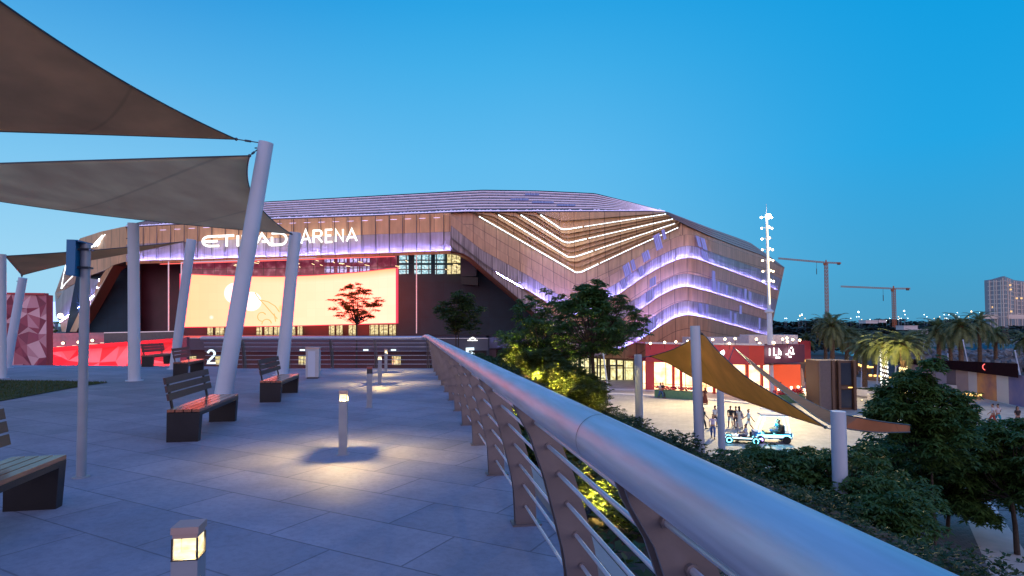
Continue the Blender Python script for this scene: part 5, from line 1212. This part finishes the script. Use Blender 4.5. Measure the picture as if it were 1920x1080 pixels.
# ================================================================== FAR SKYLINE
def farband(name, Z, x0, x1, ybase, hfun, m, label, cl=14, seed=2, step=7):
    g = np.random.default_rng(seed); V, F = [], []
    for px in np.arange(x0, x1, step):
        p_ = D(px, 611, Z); h = hfun(px)*Z/FPX; zb = PZ; H = (1.5-PZ)+h
        n = cl; c = np.stack([p_.x+g.normal(0, 8*Z/FPX, n), p_.y+g.normal(0, 8*Z/FPX, n), zb+H*g.uniform(.1,1,n)**.7], 1); V.append(c)
    C = np.concatenate(V); k_ = Z/FPX; V2, F2 = leaves(C, 6, 7*k_, 2.2*k_, .3, seed, .2); tag(arr_mesh(name, V2, F2, m), label, 'trees', kind='stuff')
farband('far_trees', 620, 1440, 2020, 0, lambda x: 9+3*math.sin(x*.05)+2*math.sin(x*.21), M['farleaf'], 'far dark belt of trees along the horizon', 26, 2)
farband('far_trees', 330, 1450, 2020, 0, lambda x: -2+2*math.sin(x*.07), M['farleaf'], 'nearer dark scrub below the horizon', 22, 3)
farband('far_trees', 170, 1456, 1720, 0, lambda x: -16+4*math.sin(x*.045), M['farleaf'], 'dark trees behind the palms', 22, 4)
farband('far_trees', 200, 1860, 2000, 0, lambda x: 2-8+2*math.sin(x*.3), M['farleaf'], 'dark scrub at the foot of the apartment block', 12, 6)
rs = random.Random(9); sl = None
for i in range(46):
    px = 1472+rs.random()*380; py = rs.choice([597,594,590,599,601,586]); Z = rs.uniform(520,640); hd = rs.random()
    if i < 6: px = (1500,1504,1610,1696,1822,1553)[i]; py = (592,590,585,583,584,598)[i]
    z = 1.5+(611-py)*Z/FPX; p_ = GZ(px, Z, 0); o = MB(); warm = hd < .25
    k_ = Z/FPX; o.tube([setz(p_,PZ), setz(p_,z)], .12*k_, 5); pr_ = thing('street_lamp', ('far amber street lamp on the horizon' if warm else 'far white street lamp on the horizon'), 'street lamp', setz(p_,PZ), 'far amber street lamps' if warm else 'far white street lamps')
    o.build('pole', M['pole'], pr_); o = MB(); o.ball(setz(p_,z), (.5 if i >= 5 else 1.1)*k_, 6, 1.3); o.build('lamp_head', M['amberfar'] if warm else M['coolbulb'], pr_)
for i, (px,py,w,h) in enumerate(((1628,604,22,5),(1648,603,14,4),(1700,615,26,7),(1722,622,20,8),(1560,604,10,3))):
    q = GZ(px, 300, zy(py,300)); t = thing('far_shed', ['long pale shed on the horizon','short pale shed beside the long one','pale site cabins behind the palms','lower pale cabins near the slim lit pole','tiny pale shed near the taller crane'][i], 'shed', q, 'far pale sheds'); k_=300/FPX
    b = MB(); b.box(q, (w*k_,6,h*k_), -YAW); b.build('walls', M['paleroof'], t); b = MB(); b.box(q+Vector((0,0,h*k_/2+.15)), (w*k_*1.04,6.4,.3), -YAW); b.build('roof', M['paleroof'], t)
# apartment block
q = GZ(1893, 430, PZ); k_ = 430/FPX; t = thing('apartment_block', 'pale mid rise apartment block with vertical fins, seven floors, at the right edge', 'building', q)
b = MB(); cc = [(1854,525),(1868,524),(1886,520),(1905,520),(1960,522)]
zb2 = PZ; pts = [GZ(x, 430+(x-1854)*(-.35 if x < 1890 else .5), 0) for x,_ in cc]; zt2 = [1.5+(611-y)*k_ for _,y in cc]
for i in range(4): b.slab([setz(pts[i],zt2[i]),setz(pts[i+1],zt2[i+1]),setz(pts[i+1],zb2),setz(pts[i],zb2)], 3)
b.build('walls', M['towerwall'], t)
b = MB(); b2 = MB()
for f in range(9):
    y = 528+f*8.2
    for i in range(4): b2.slab([setz(pts[i],1.5+(611-y)*k_)-Fh*.5,setz(pts[i+1],1.5+(611-y)*k_)-Fh*.5,setz(pts[i+1],1.5+(611-y-1.6)*k_)-Fh*.5,setz(pts[i],1.5+(611-y-1.6)*k_)-Fh*.5], .6)
for j in range(22):
    x = 1855+j*4.2; p_ = [pts[i].lerp(pts[i+1],(x-cc[i][0])/(cc[i+1][0]-cc[i][0])) for i in range(4) if cc[i][0] <= x <= cc[i+1][0]]
    if p_ and j%3 != 1: b = MB(); b.beam(setz(p_[0],PZ)-Fh*1.2, setz(p_[0],1.5+(611-(523 if j>5 else 526))*k_)-Fh*1.2, .55); b.build('fin', M['towerlight'], t)
b2.build('floor_slabs', M['towerlight'], t)
rs2 = random.Random(3)
for j in range(9):
    x = 1862+rs2.random()*55; y = 530+8.2*int(rs2.random()*7); w = MB(); w.box(GZ(x, 427, 1.5+(611-y-5)*k_), (1.4,.3,1.2), -YAW); w.build('lit_window', M['amberfar2'], t)
b = MB(); b.box(GZ(1898,425,1.5+(611-594)*k_),(44,3,3.0),-YAW); b.build('podium', M['towerlight'], t)
# cranes
def crane(px, ytop, jl, jy, cr_, cy, Z, label):
    k_ = Z/FPX; q = GZ(px, Z, PZ); t = thing('tower_crane', label, 'crane', q, 'orange tower cranes'); top = 1.5+(611-ytop)*k_
    def lattice(b, P, Q, w, n, r, up=Vector((0,0,1)), side=None):
        side = side or Fh
        cs = [(-1,-1),(1,-1),(1,1),(-1,1)]; e1 = side; e2 = (Q-P).normalized().cross(e1).normalized()
        for s1, s2 in cs: b.beam(P+e1*s1*w+e2*s2*w, Q+e1*s1*w+e2*s2*w, r)
        for i in range(n):
            a, c = P.lerp(Q, i/n), P.lerp(Q, (i+1)/n)
            for j in range(4): (s1,s2),(u1,u2) = cs[j], cs[(j+1)%4]; b.beam(a+e1*s1*w+e2*s2*w, c+e1*u1*w+e2*u2*w, r*.7)
    b = MB(); lattice(b, q, setz(q, top), 2.2*k_, 22, .75*k_); b.build('mast', M['crane'], t)
    J0 = setz(q, top); JL = GZ(jl, Z, 1.5+(611-jy)*k_); CR = GZ(cr_, Z, 1.5+(611-cy)*k_)
    b = MB(); lattice(b, J0, JL, 1.1*k_, 26, .6*k_); b.build('jib', M['crane'], t); b = MB(); lattice(b, J0, CR, 1.1*k_, 8, .6*k_); b.build('counter_jib', M['crane'], t)
    b = MB(); b.box(CR+(J0-CR)*.15-Vector((0,0,1.5*k_)), (5*k_,2*k_,4*k_), -YAW); b.build('counterweight', M['dark'], t)
    b = MB(); b.box(J0-Rt*2.5*k_-Vector((0,0,3*k_)), (4*k_,3*k_,4*k_), -YAW); b.build('cab', M['crane'], t)
    b = MB(); b.beam(J0-Vector((0,0,0)), J0+Vector((0,0,5*k_)), 1.6*k_); b.build('tower_top', M['crane'], t)
    h0 = J0.lerp(JL, .2); b = MB(); b.beam(h0, h0-Vector((0,0,24*k_)), .35*k_); b.beam(h0-Vector((0,0,13*k_)), h0-Vector((0,0,24*k_)), .9*k_); b.build('hook', M['dark'], t)
crane(1551,492,1461,484,1579,493,330,'taller orange tower crane just right of the arena'); crane(1677,541,1578,537,1708,541,360,'lower orange tower crane above the palms')
# ================================================================== LEFT SIDE: RED WALL, MURAL, TOWER
Zr = 46
t = thing('faceted_red_wall', 'long faceted wall glowing red under a glass ramp parapet', 'wall', GZ(200, Zr, PZ))
def wl(P, Z, m, name, th=.3, par=None):
    b = MB(); b.slab([D(x,y,Z if not callable(Z) else Z(x)) for x,y in P], th); return b.build(name, m, par or t)
def facetwall(name, x0, x1, ftop, y1, Zf_, nx, ny, mats, par, seed, jit=.42):
    """wall of flat triangles with a slight relief, each with one of a few paint tones"""
    g_ = random.Random(seed); b = MB(); P = []
    for j in range(ny+1):
        row = []
        for i in range(nx+1):
            u = (i+(g_.uniform(-jit,jit) if 0 < i < nx else 0))/nx; v = (j+(g_.uniform(-jit,jit) if 0 < j < ny else 0))/ny
            x = x0+(x1-x0)*u; yt = ftop(x); row.append(D(x, yt+(y1-yt)*v, Zf_(x)-g_.uniform(0,.25)))
        P.append(row)
    for j in range(ny):
        for i in range(nx):
            a, b1, c, d = P[j][i], P[j][i+1], P[j+1][i+1], P[j+1][i]
            for tri in (((a,b1,c),(a,c,d)) if g_.random() < .5 else ((a,b1,d),(b1,c,d))): b.add(tri, [(0,1,2)]); b.mi.append(g_.randrange(len(mats)))
    return b.build(name, mats, par)
facetwall('faceted_face', 80, 335, lambda x: 658-(x-80)*.0804, 735, lambda x: Zr+(x-80)*.03, 9, 4, MURR, t, 5)
b = MB(); b.beam(D(80,657,Zr-.1), D(335,637,Zr+7.5), .35); b.build('coping', M['redwall'], t)
wl([(335,636),(350,632),(350,735),(335,735)], Zr+7.2, M['recess2'], 'end_pier', .5)
t2 = thing('ramp_parapet', 'pinkish grey ramp parapet with glass above the red wall', 'parapet', GZ(160, 56, PZ))
b = MB(); b.slab([D(80,625,58),D(240,623,60),D(335,626,62),D(335,650,62),D(240,655,60),D(80,662,58)], .3); b.build('parapet_wall', M['pinkgrey'], t2)
b = MB(); b.slab([D(195,624,56.5),D(335,621,58),D(335,634,58),D(195,646,56.5)], .06); b.build('glass', M['greyglass'], t2)
b = MB(); b.beam(D(195,624,56.4), D(335,621,57.9), .08); b.build('top_rail', M['framel'], t2)
w0 = None
for px, py in ((89,646),(118,643.5),(147,641.5),(173,638.5),(199,636.5)):
    p_ = D(px,py,57); 
    if w0 is None:
        w0 = thing('ramp_light', 'x', 'wall light', (0,0,0), 'row of small lights on the ramp parapet'); b = MB(); b.ball((0,0,0), .13, 8); b.build('bulb', M['bulb2'], w0, True); b = MB(); b.box((0,-.05,-.32),(1.0,.12,.05)); b.build('ledge', M['ledgeglow'], w0); b = MB(); b.box((0,.16,0),(.2,.16,.2)); b.build('housing', M['dark'], w0); o = w0
    else: o = copy_tree(w0)
    o.location = p_; o.rotation_euler.z = -YAW; o['label'] = ORD[[89,118,147,173,199].index(px)]+' from the left of five small warm lights on the pinkish ramp parapet'
for px in (120,200,280):
    p_ = D(px, 690, 41); lp_ = Vector((p_.x,p_.y,PZ+.3)); tg = D(px,665,Zr+3); fl = thing('red_floodlight', {120:'left',200:'middle',280:'right'}[px]+' one of three red floodlights on the ground washing the faceted wall', 'floodlight', lp_, 'red floodlights'); b = MB(); b.box(lp_-Fh*.2,(.3,.2,.25)); b.build('housing', M['black'], fl)
    lamp('red_flood', 'SPOT', lp_, 5200, (1,.04,.06), .15, tg, 120, .8, fl)
t = thing('mural_block', 'block wall covered in a pink and dark red faceted mural at the far left', 'mural wall', GZ(50, 34, PZ))
b = MB(); b.slab([D(-60,551,34.3),D(87,553,34.3),D(87,740,34.3),D(-60,740,34.3)], .5); b.build('core', M['redwall'], t); facetwall('mural_face', -60, 87, lambda x: 552, 740, lambda x: 34.2, 9, 10, MUR, t, 8); b = MB(); b.beam(D(-60,551,34.2)+Vector((0,0,.05)), D(87,553,34.2)+Vector((0,0,.05)), .35,.1); b.build('coping', M['redwall'], t)
q = GZ(97, 140, PZ); t = thing('lattice_tower', 'small white tower sparkling with blue lights left of the arena', 'tower', q); k_=140/FPX
b = MB()
for i in range(9):
    for j in range(4): b.beam(D(88+j*5.5,566+i*4,140), D(93+j*5.5,570+i*4,140), .18); b.beam(D(93+j*5.5,566+i*4,140), D(88+j*5.5,570+i*4,140), .18)
b.build('lattice', M['bluelat'], t); b = MB(); b.beam(D(100,604,141), setz(D(100,604,141),PZ), 1.4); b.beam(D(93,604,141), setz(D(93,604,141),PZ), .8); b.build('legs', M['paleroof'], t)
p_ = D(101,614,120); tree((p_.x,p_.y,PZ), (p_.x,p_.y,p_.z-2), (p_.x,p_.y,p_.z), 1.1, 1.4, 8, .7, 30, 'small dark tree at the left foot of the arena', M['leaf'], None, 77, .4, .12)
# warm light washing the arena base etc
# ================================================================== PEOPLE
def skinned(name, nodes, edges, m, parent, root=0, sub=1):
    me = bpy.data.meshes.new(name); me.from_pydata([n[0] for n in nodes], edges, []); ob = bpy.data.objects.new(name, me); COL.objects.link(ob); ob.parent = parent
    me.materials.append(m); sk = ob.modifiers.new('skin', 'SKIN')
    if not me.skin_vertices: 
        return ob
    for i, (c, r) in enumerate(nodes): me.skin_vertices[0].data[i].radius = (r, r) if not isinstance(r, tuple) else r
    me.skin_vertices[0].data[root].use_root = True
    if sub: ob.modifiers.new('sub', 'SUBSURF').levels = sub; ob.modifiers['sub'].render_levels = sub
    return ob
PCOL = {}
def cm(c, nm):
    k = (nm, c)
    if k not in PCOL: PCOL[k] = mat(nm, c, .8, 0, .15, 8)
    return PCOL[k]
SKIN = (.36,.19,.12)
def person(loc, face, label, top, bottom, hair=(.02,.015,.012), stride=.25, longhair=False, dress=False, shorts=False, skin=SKIN, sit=False, h=1.0, arm=.2, bag=None, group=None):
    t = thing('person', label, 'person', loc, group); t.rotation_euler.z = face; t.scale = (h*1.08,h*1.08,h)
    s = stride; hz = .93 if not sit else .50
    def leg(sd, ph):
        x = .095*sd
        if sit: return [(x,.0,hz-.02),(x,.42,hz+.04),(x,.50,hz-.40),(x,.64,hz-.43)]
        k = ph*s; kn = Vector((x, k*.55+.05, .50)); an = Vector((x, k if k > 0 else k*1.1, .09+(.05 if k < 0 else 0))); return [(x,0,hz-.05), tuple(kn), tuple(an), (x, an.y+.16, an.z-.05)]
    up = hz-.93
    def armj(sd, ph):
        x = .19*sd; a = ph*arm; e = (x+.05*sd, a*.35-.02, 1.16+up) if not sit else (x+.04*sd,.12,1.18+up); w = (x+.04*sd, a+.06, .93+up) if not sit else (x*.7,.36,1.13+up); return [(x,0,1.42+up), e, w]
    LL, RL, LA, RA = leg(-1,1), leg(1,-1), armj(-1,-1), armj(1,1)
    sp_ = [(0,0,hz),(0,0,1.15+up),(0,0,1.36+up),(0,.0,1.47+up),(0,.01,1.54+up),(0,.02,1.62+up),(0,.0,1.71+up),(0,-.005,1.755+up)]
    rs_ = [(.13,.09),(.115,.08),(.15,.085),(.055,.055),(.055,.06),(.075,.088),(.078,.09),(.05,.055)]
    nodes = [(p, r) for p, r in zip(sp_, rs_)]; edges = [(i,i+1) for i in range(7)]
    def chain(root, pts, rad):
        last = root
        for p, r in zip(pts, rad): nodes.append((p, r)); edges.append((last, len(nodes)-1)); last = len(nodes)-1
        return last
    for lg in (LL, RL): chain(0, lg, [.085,.058,.040,.032])
    for sd, am in ((-1,LA),(1,RA)):
        w = chain(2, am, [.052,.040,.028]); W_ = Vector(am[-1]); d_ = (W_-Vector(am[-2])).normalized(); palm_ = W_+d_*.06
        nodes.append((tuple(palm_), (.030,.018))); edges.append((w, len(nodes)-1)); pi = len(nodes)-1
        for q, ln_ in zip((-.024,-.008,.008,.024), (.065,.075,.07,.055)):
            a = palm_+Vector((0,q,0))+d_*.03; b_ = a+d_*ln_*.6+Vector((-sd*.006,0,0)); c_ = b_+d_*ln_*.4+Vector((-sd*.02,.0,0)); chain(pi, [tuple(a),tuple(b_),tuple(c_)], [.010,.009,.007])
        th = W_+d_*.03+Vector((0,.03,0)); chain(w, [tuple(th), tuple(th+d_*.035+Vector((0,.012,0)))], [.011,.009])
    nodes.append(((0,.112,1.635+up), .014)); edges.append((5, len(nodes)-1))
    body = skinned('body', nodes, edges, cm(skin,'skin'), t)
    tn = [(sp_[0],(.145,.10)),(sp_[1],(.135,.10)),(sp_[2],(.165,.10)),(sp_[3],(.075,.07))]; te = [(0,1),(1,2),(2,3)]
    for am in (LA, RA):
        tn.append((am[0],.066)); te.append((2,len(tn)-1)); tn.append((tuple(Vector(am[0]).lerp(Vector(am[1]),.8)),.058)); te.append((len(tn)-2,len(tn)-1))
    skinned('shirt' if not dress else 'dress_top', tn, te, cm(top,'shirt_cloth'), t)
    if dress:
        b = MB(); b.lathe((0,0,0), [(.30,.12),(.25,.5),(.18,.9),(.15,1.02)], 14); ob = b.build('skirt', cm(bottom,'skirt_cloth'), None, True); ob.parent = t
    else:
        bn = [((0,0,hz+.06),(.14,.10)),((0,0,hz-.02),(.15,.105))]; be = [(0,1)]; cut = .95 if not shorts else .0
        for lg in (LL, RL):
            k0 = len(bn); bn.append((lg[0],.10)); be.append((1,k0)); bn.append((lg[1], .080)); be.append((k0,k0+1))
            if not shorts: bn.append((tuple(Vector(lg[1]).lerp(Vector(lg[2]),.93)),.062)); be.append((k0+1,k0+2))
        skinned('shorts' if shorts else 'trousers', bn, be, cm(bottom,'trouser_cloth'), t)
    hd = (0,-.012,1.665+up); hn = [((0,.02,1.77+up),.055),((0,-.03,1.74+up),(.088,.085)),((0,-.06,1.66+up),(.082,.06))]; he = [(0,1),(1,2)]
    if longhair: hn.append(((0,-.09,1.5+up),(.08,.04))); he.append((2,3)); hn.append(((0,-.11,1.32+up),(.07,.03))); he.append((3,4))
    skinned('hair', hn, he, cm(hair,'hair'), t)
    for lg in (LL, RL):
        b = MB(); a = Vector(lg[2]); b.box((a.x, a.y+.06, a.z-.055), (.09,.26,.075), 0, .75); ob = b.build('shoe', cm((.05,.05,.05) if not shorts else (.5,.5,.5),'shoe'), None); ob.parent = t
    if bag:
        bt = thing('shoulder_bag', 'grey shoulder bag on the back of the woman in the long white skirt', 'bag', loc); bt.rotation_euler.z = face; b = MB(); b.box((.22,-.08,1.02),(.12,.34,.34),0,.8); ob = b.build('pouch', cm(bag,'bag_cloth'), None); ob.parent = bt; b = MB(); b.tube([(.22,-.2,1.15),(.1,-.05,1.46),(.2,.06,1.15)], .012, 6); ob = b.build('strap', cm(bag,'bag_cloth'), None); ob.parent = bt
    return t
def pp(px, py, dz=0): q = G(px, py, PZ); q.z += dz; return q
PG = 'people walking across the plaza'
AW, TO = -YAW, -YAW+PI   # facing away from / towards the camera
person(pp(1239,746), TO+.5, 'person in blue jeans and pale top walking by the pink flower planter', (.45,.45,.5), (.05,.12,.3), longhair=True, group=PG)
person(pp(1243,746), TO+.3, 'person in dark clothes beside the one in blue jeans near the planter', (.03,.02,.03), (.03,.03,.05), group=PG)
person(pp(1322,758), AW+.2, 'woman in a long dark red dress walking alone below the pavilion', (.10,.02,.015), (.10,.02,.015), longhair=True, dress=True, group=PG)
person(pp(1319,805), AW-1.4, 'person in black half hidden behind the tallest plaza pole', (.04,.04,.05), (.03,.03,.03), group=PG)
person(pp(1341,801), AW+.3, 'person in a white top just behind the man in the lilac shirt', (.6,.6,.62), (.05,.05,.06), group=PG)
person(pp(1337,822), TO-.3, 'man in a lilac shirt and blue jeans beside the yellow lit pole', (.50,.42,.58), (.04,.08,.25), stride=.18, group=PG)
person(pp(1370,802), AW, 'man in a black shirt and white shorts, left one of the group of three', (.02,.02,.025), (.6,.6,.6), shorts=True, stride=.15, group=PG)
person(pp(1380,803), AW-.2, 'person in a dark top and dark shorts, middle one of the group of three', (.03,.02,.03), (.04,.03,.04), shorts=True, stride=.25, group=PG)
person(pp(1386,803), AW+.2, 'woman in white top and long white skirt with grey bag, right one of three', (.6,.58,.56), (.55,.52,.48), longhair=True, dress=True, bag=(.3,.3,.35), group=PG)
person(pp(1404,809), AW+1.3, 'man in white t-shirt and shorts striding left near the neon kart', (.62,.64,.66), (.6,.6,.6), shorts=True, stride=.32, arm=.35, group=PG)
person(pp(1464,745), AW, 'dark clothed figure standing by the green planter below the mast', (.03,.02,.02), (.02,.02,.02), stride=.05, group=PG)
person(pp(1862,797), AW+.8, 'person in white top and red trousers at the right behind the dark tree', (.55,.5,.5), (.35,.06,.04), group=PG)
person(pp(1872,797), AW, 'person in white top and turquoise shorts beside the one in red trousers', (.6,.55,.55), (.02,.30,.40), shorts=True, group=PG)
person(pp(1909,803), TO, 'person in a dark top with bare arms near the right edge', (.03,.02,.02), (.02,.02,.03), longhair=True, group=PG)
# neon kart and buggy
def neon_kart():
    q = pp(1392,830); t = thing('neon_kart', 'low open kart outlined in white and violet neon', 'kart', q); a = AW+R(72); m3 = Matrix.Rotation(a,3,'Z')
    f = lambda x,y,z: q+m3@Vector((x,y,z))
    b = MB(); b.box(f(0,0,.30),(1.1,2.5,.12),a); b.box(f(0,-.55,.55),(.5,.12,.6),a); b.box(f(0,-.25,.42),(.5,.5,.12),a); b.build('chassis', M['black'], t)
    b = MB()
    for sx in (-.6,.6): b.beam(f(sx,-1.2,.42), f(sx,1.25,.42), .07,.09)
    b.beam(f(-.6,1.28,.42), f(.6,1.28,.42), .07,.1); b.build('neon_tube', M['icewhite'], t)
    b = MB(); b.beam(f(-.5,-1.28,.34), f(.5,-1.28,.34), .1); b.beam(f(-.3,.4,.56), f(.3,.4,.56), .06); b.build('rear_neon', M['purple'], t)
    for sx in (-.62,.62):
        for sy in (-.85,.9):
            b = MB(); c = f(sx,sy,.27); d_ = m3@Vector((1,0,0)); b.tube([c-d_*.1,c+d_*.1], .27, 16); w = b.build('wheel', M['black'], t); b = MB(); b.tube([c+m3@Vector((.115,.17*math.cos(k*.6),.17*math.sin(k*.6))) for k in range(12)], .03, 5); b.tube([c+m3@Vector((-.115,.17*math.cos(k*.6),.17*math.sin(k*.6))) for k in range(12)], .03, 5); b.build('lit_rim', M['cyan'], w)
    b = MB(); b.tube([f(.0,.55,.4),f(0,.3,.72)], .02, 6); b.tube([f(.17*math.cos(k*.6),.3,.74+.14*math.sin(k*.6)) for k in range(12)], .018, 5); b.build('steering_wheel', M['black'], t)
    person(f(0,-.25,0), a, 'driver with dark hair in a pale shirt sitting in the neon kart', (.5,.45,.55), (.05,.05,.1), sit=True)
neon_kart()
def buggy():
    q = pp(1447,829); t = thing('neon_buggy', 'roofed buggy outlined in white and blue neon carrying riders', 'buggy', q); a = AW+R(80); m3 = Matrix.Rotation(a,3,'Z'); f = lambda x,y,z: q+m3@Vector((x,y,z))
    b = MB(); b.box(f(0,0,.42),(1.15,2.5,.16),a); b.box(f(0,1.05,.62),(1.1,.5,.36),a,.85); b.box(f(0,-1.0,.60),(1.1,.5,.32),a); b.build('body', M['bluebody'], t)
    b = MB(); b.box(f(0,-.45,.70),(1.0,.5,.18),a); b.box(f(0,-.72,1.0),(1.0,.1,.5),a); b.box(f(0,.35,.70),(1.0,.4,.18),a); b.build('seat', M['black'], t)
    b = MB(); b.box(f(0,-.1,1.98),(1.2,1.9,.09),a,.94); b.build('roof', M['white'], t)
    b = MB()
    for sx in (-.56,.56):
        b.tube([f(sx,1.0,.75),f(sx,.72,1.4),f(sx,.55,1.95)], .05, 6); b.tube([f(sx,-1.1,.75),f(sx,-.98,1.4),f(sx,-.9,1.95)], .05, 6); b.beam(f(sx,-.95,1.93),f(sx,.75,1.93),.06); b.beam(f(sx,-1.2,.45),f(sx,1.2,.45),.07)
    b.tube([f(-.56,-.9,1.95),f(.56,-.9,1.95)], .04, 6); b.tube([f(-.56,.7,1.95),f(.56,.7,1.95)], .04, 6); b.build('neon_frame', M['icewhite'], t)
    b = MB()
    for sx in (-.59,.59): b.box(f(sx,0,.56),(.03,2.2,.14),a)
    b.box(f(0,-1.27,.6),(1.0,.03,.2),a); b.build('neon_skirt', M['cyan'], t)
    for sx in (-.58,.58):
        for sy in (-.85,.9): b = MB(); c = f(sx,sy,.28); d_ = m3@Vector((1,0,0)); b.tube([c-d_*.1,c+d_*.1], .28, 16); b.build('wheel', M['black'], t)
    person(f(-.25,-.45,.28), a, 'rider in a dark green shirt sitting in the neon buggy', (.03,.08,.07), (.03,.05,.06), sit=True); person(f(.25,-.45,.28), a, 'rider in a bright blue shirt sitting in the neon buggy', (.02,.18,.45), (.02,.10,.3), sit=True)
    lamp('neon_glow', 'POINT', f(0,0,1.75), 120, (.2,.8,1), .3, parent=t)
buggy()
print('objects', len(bpy.data.objects), 'polys', sum(len(m_.polygons) for m_ in bpy.data.meshes))
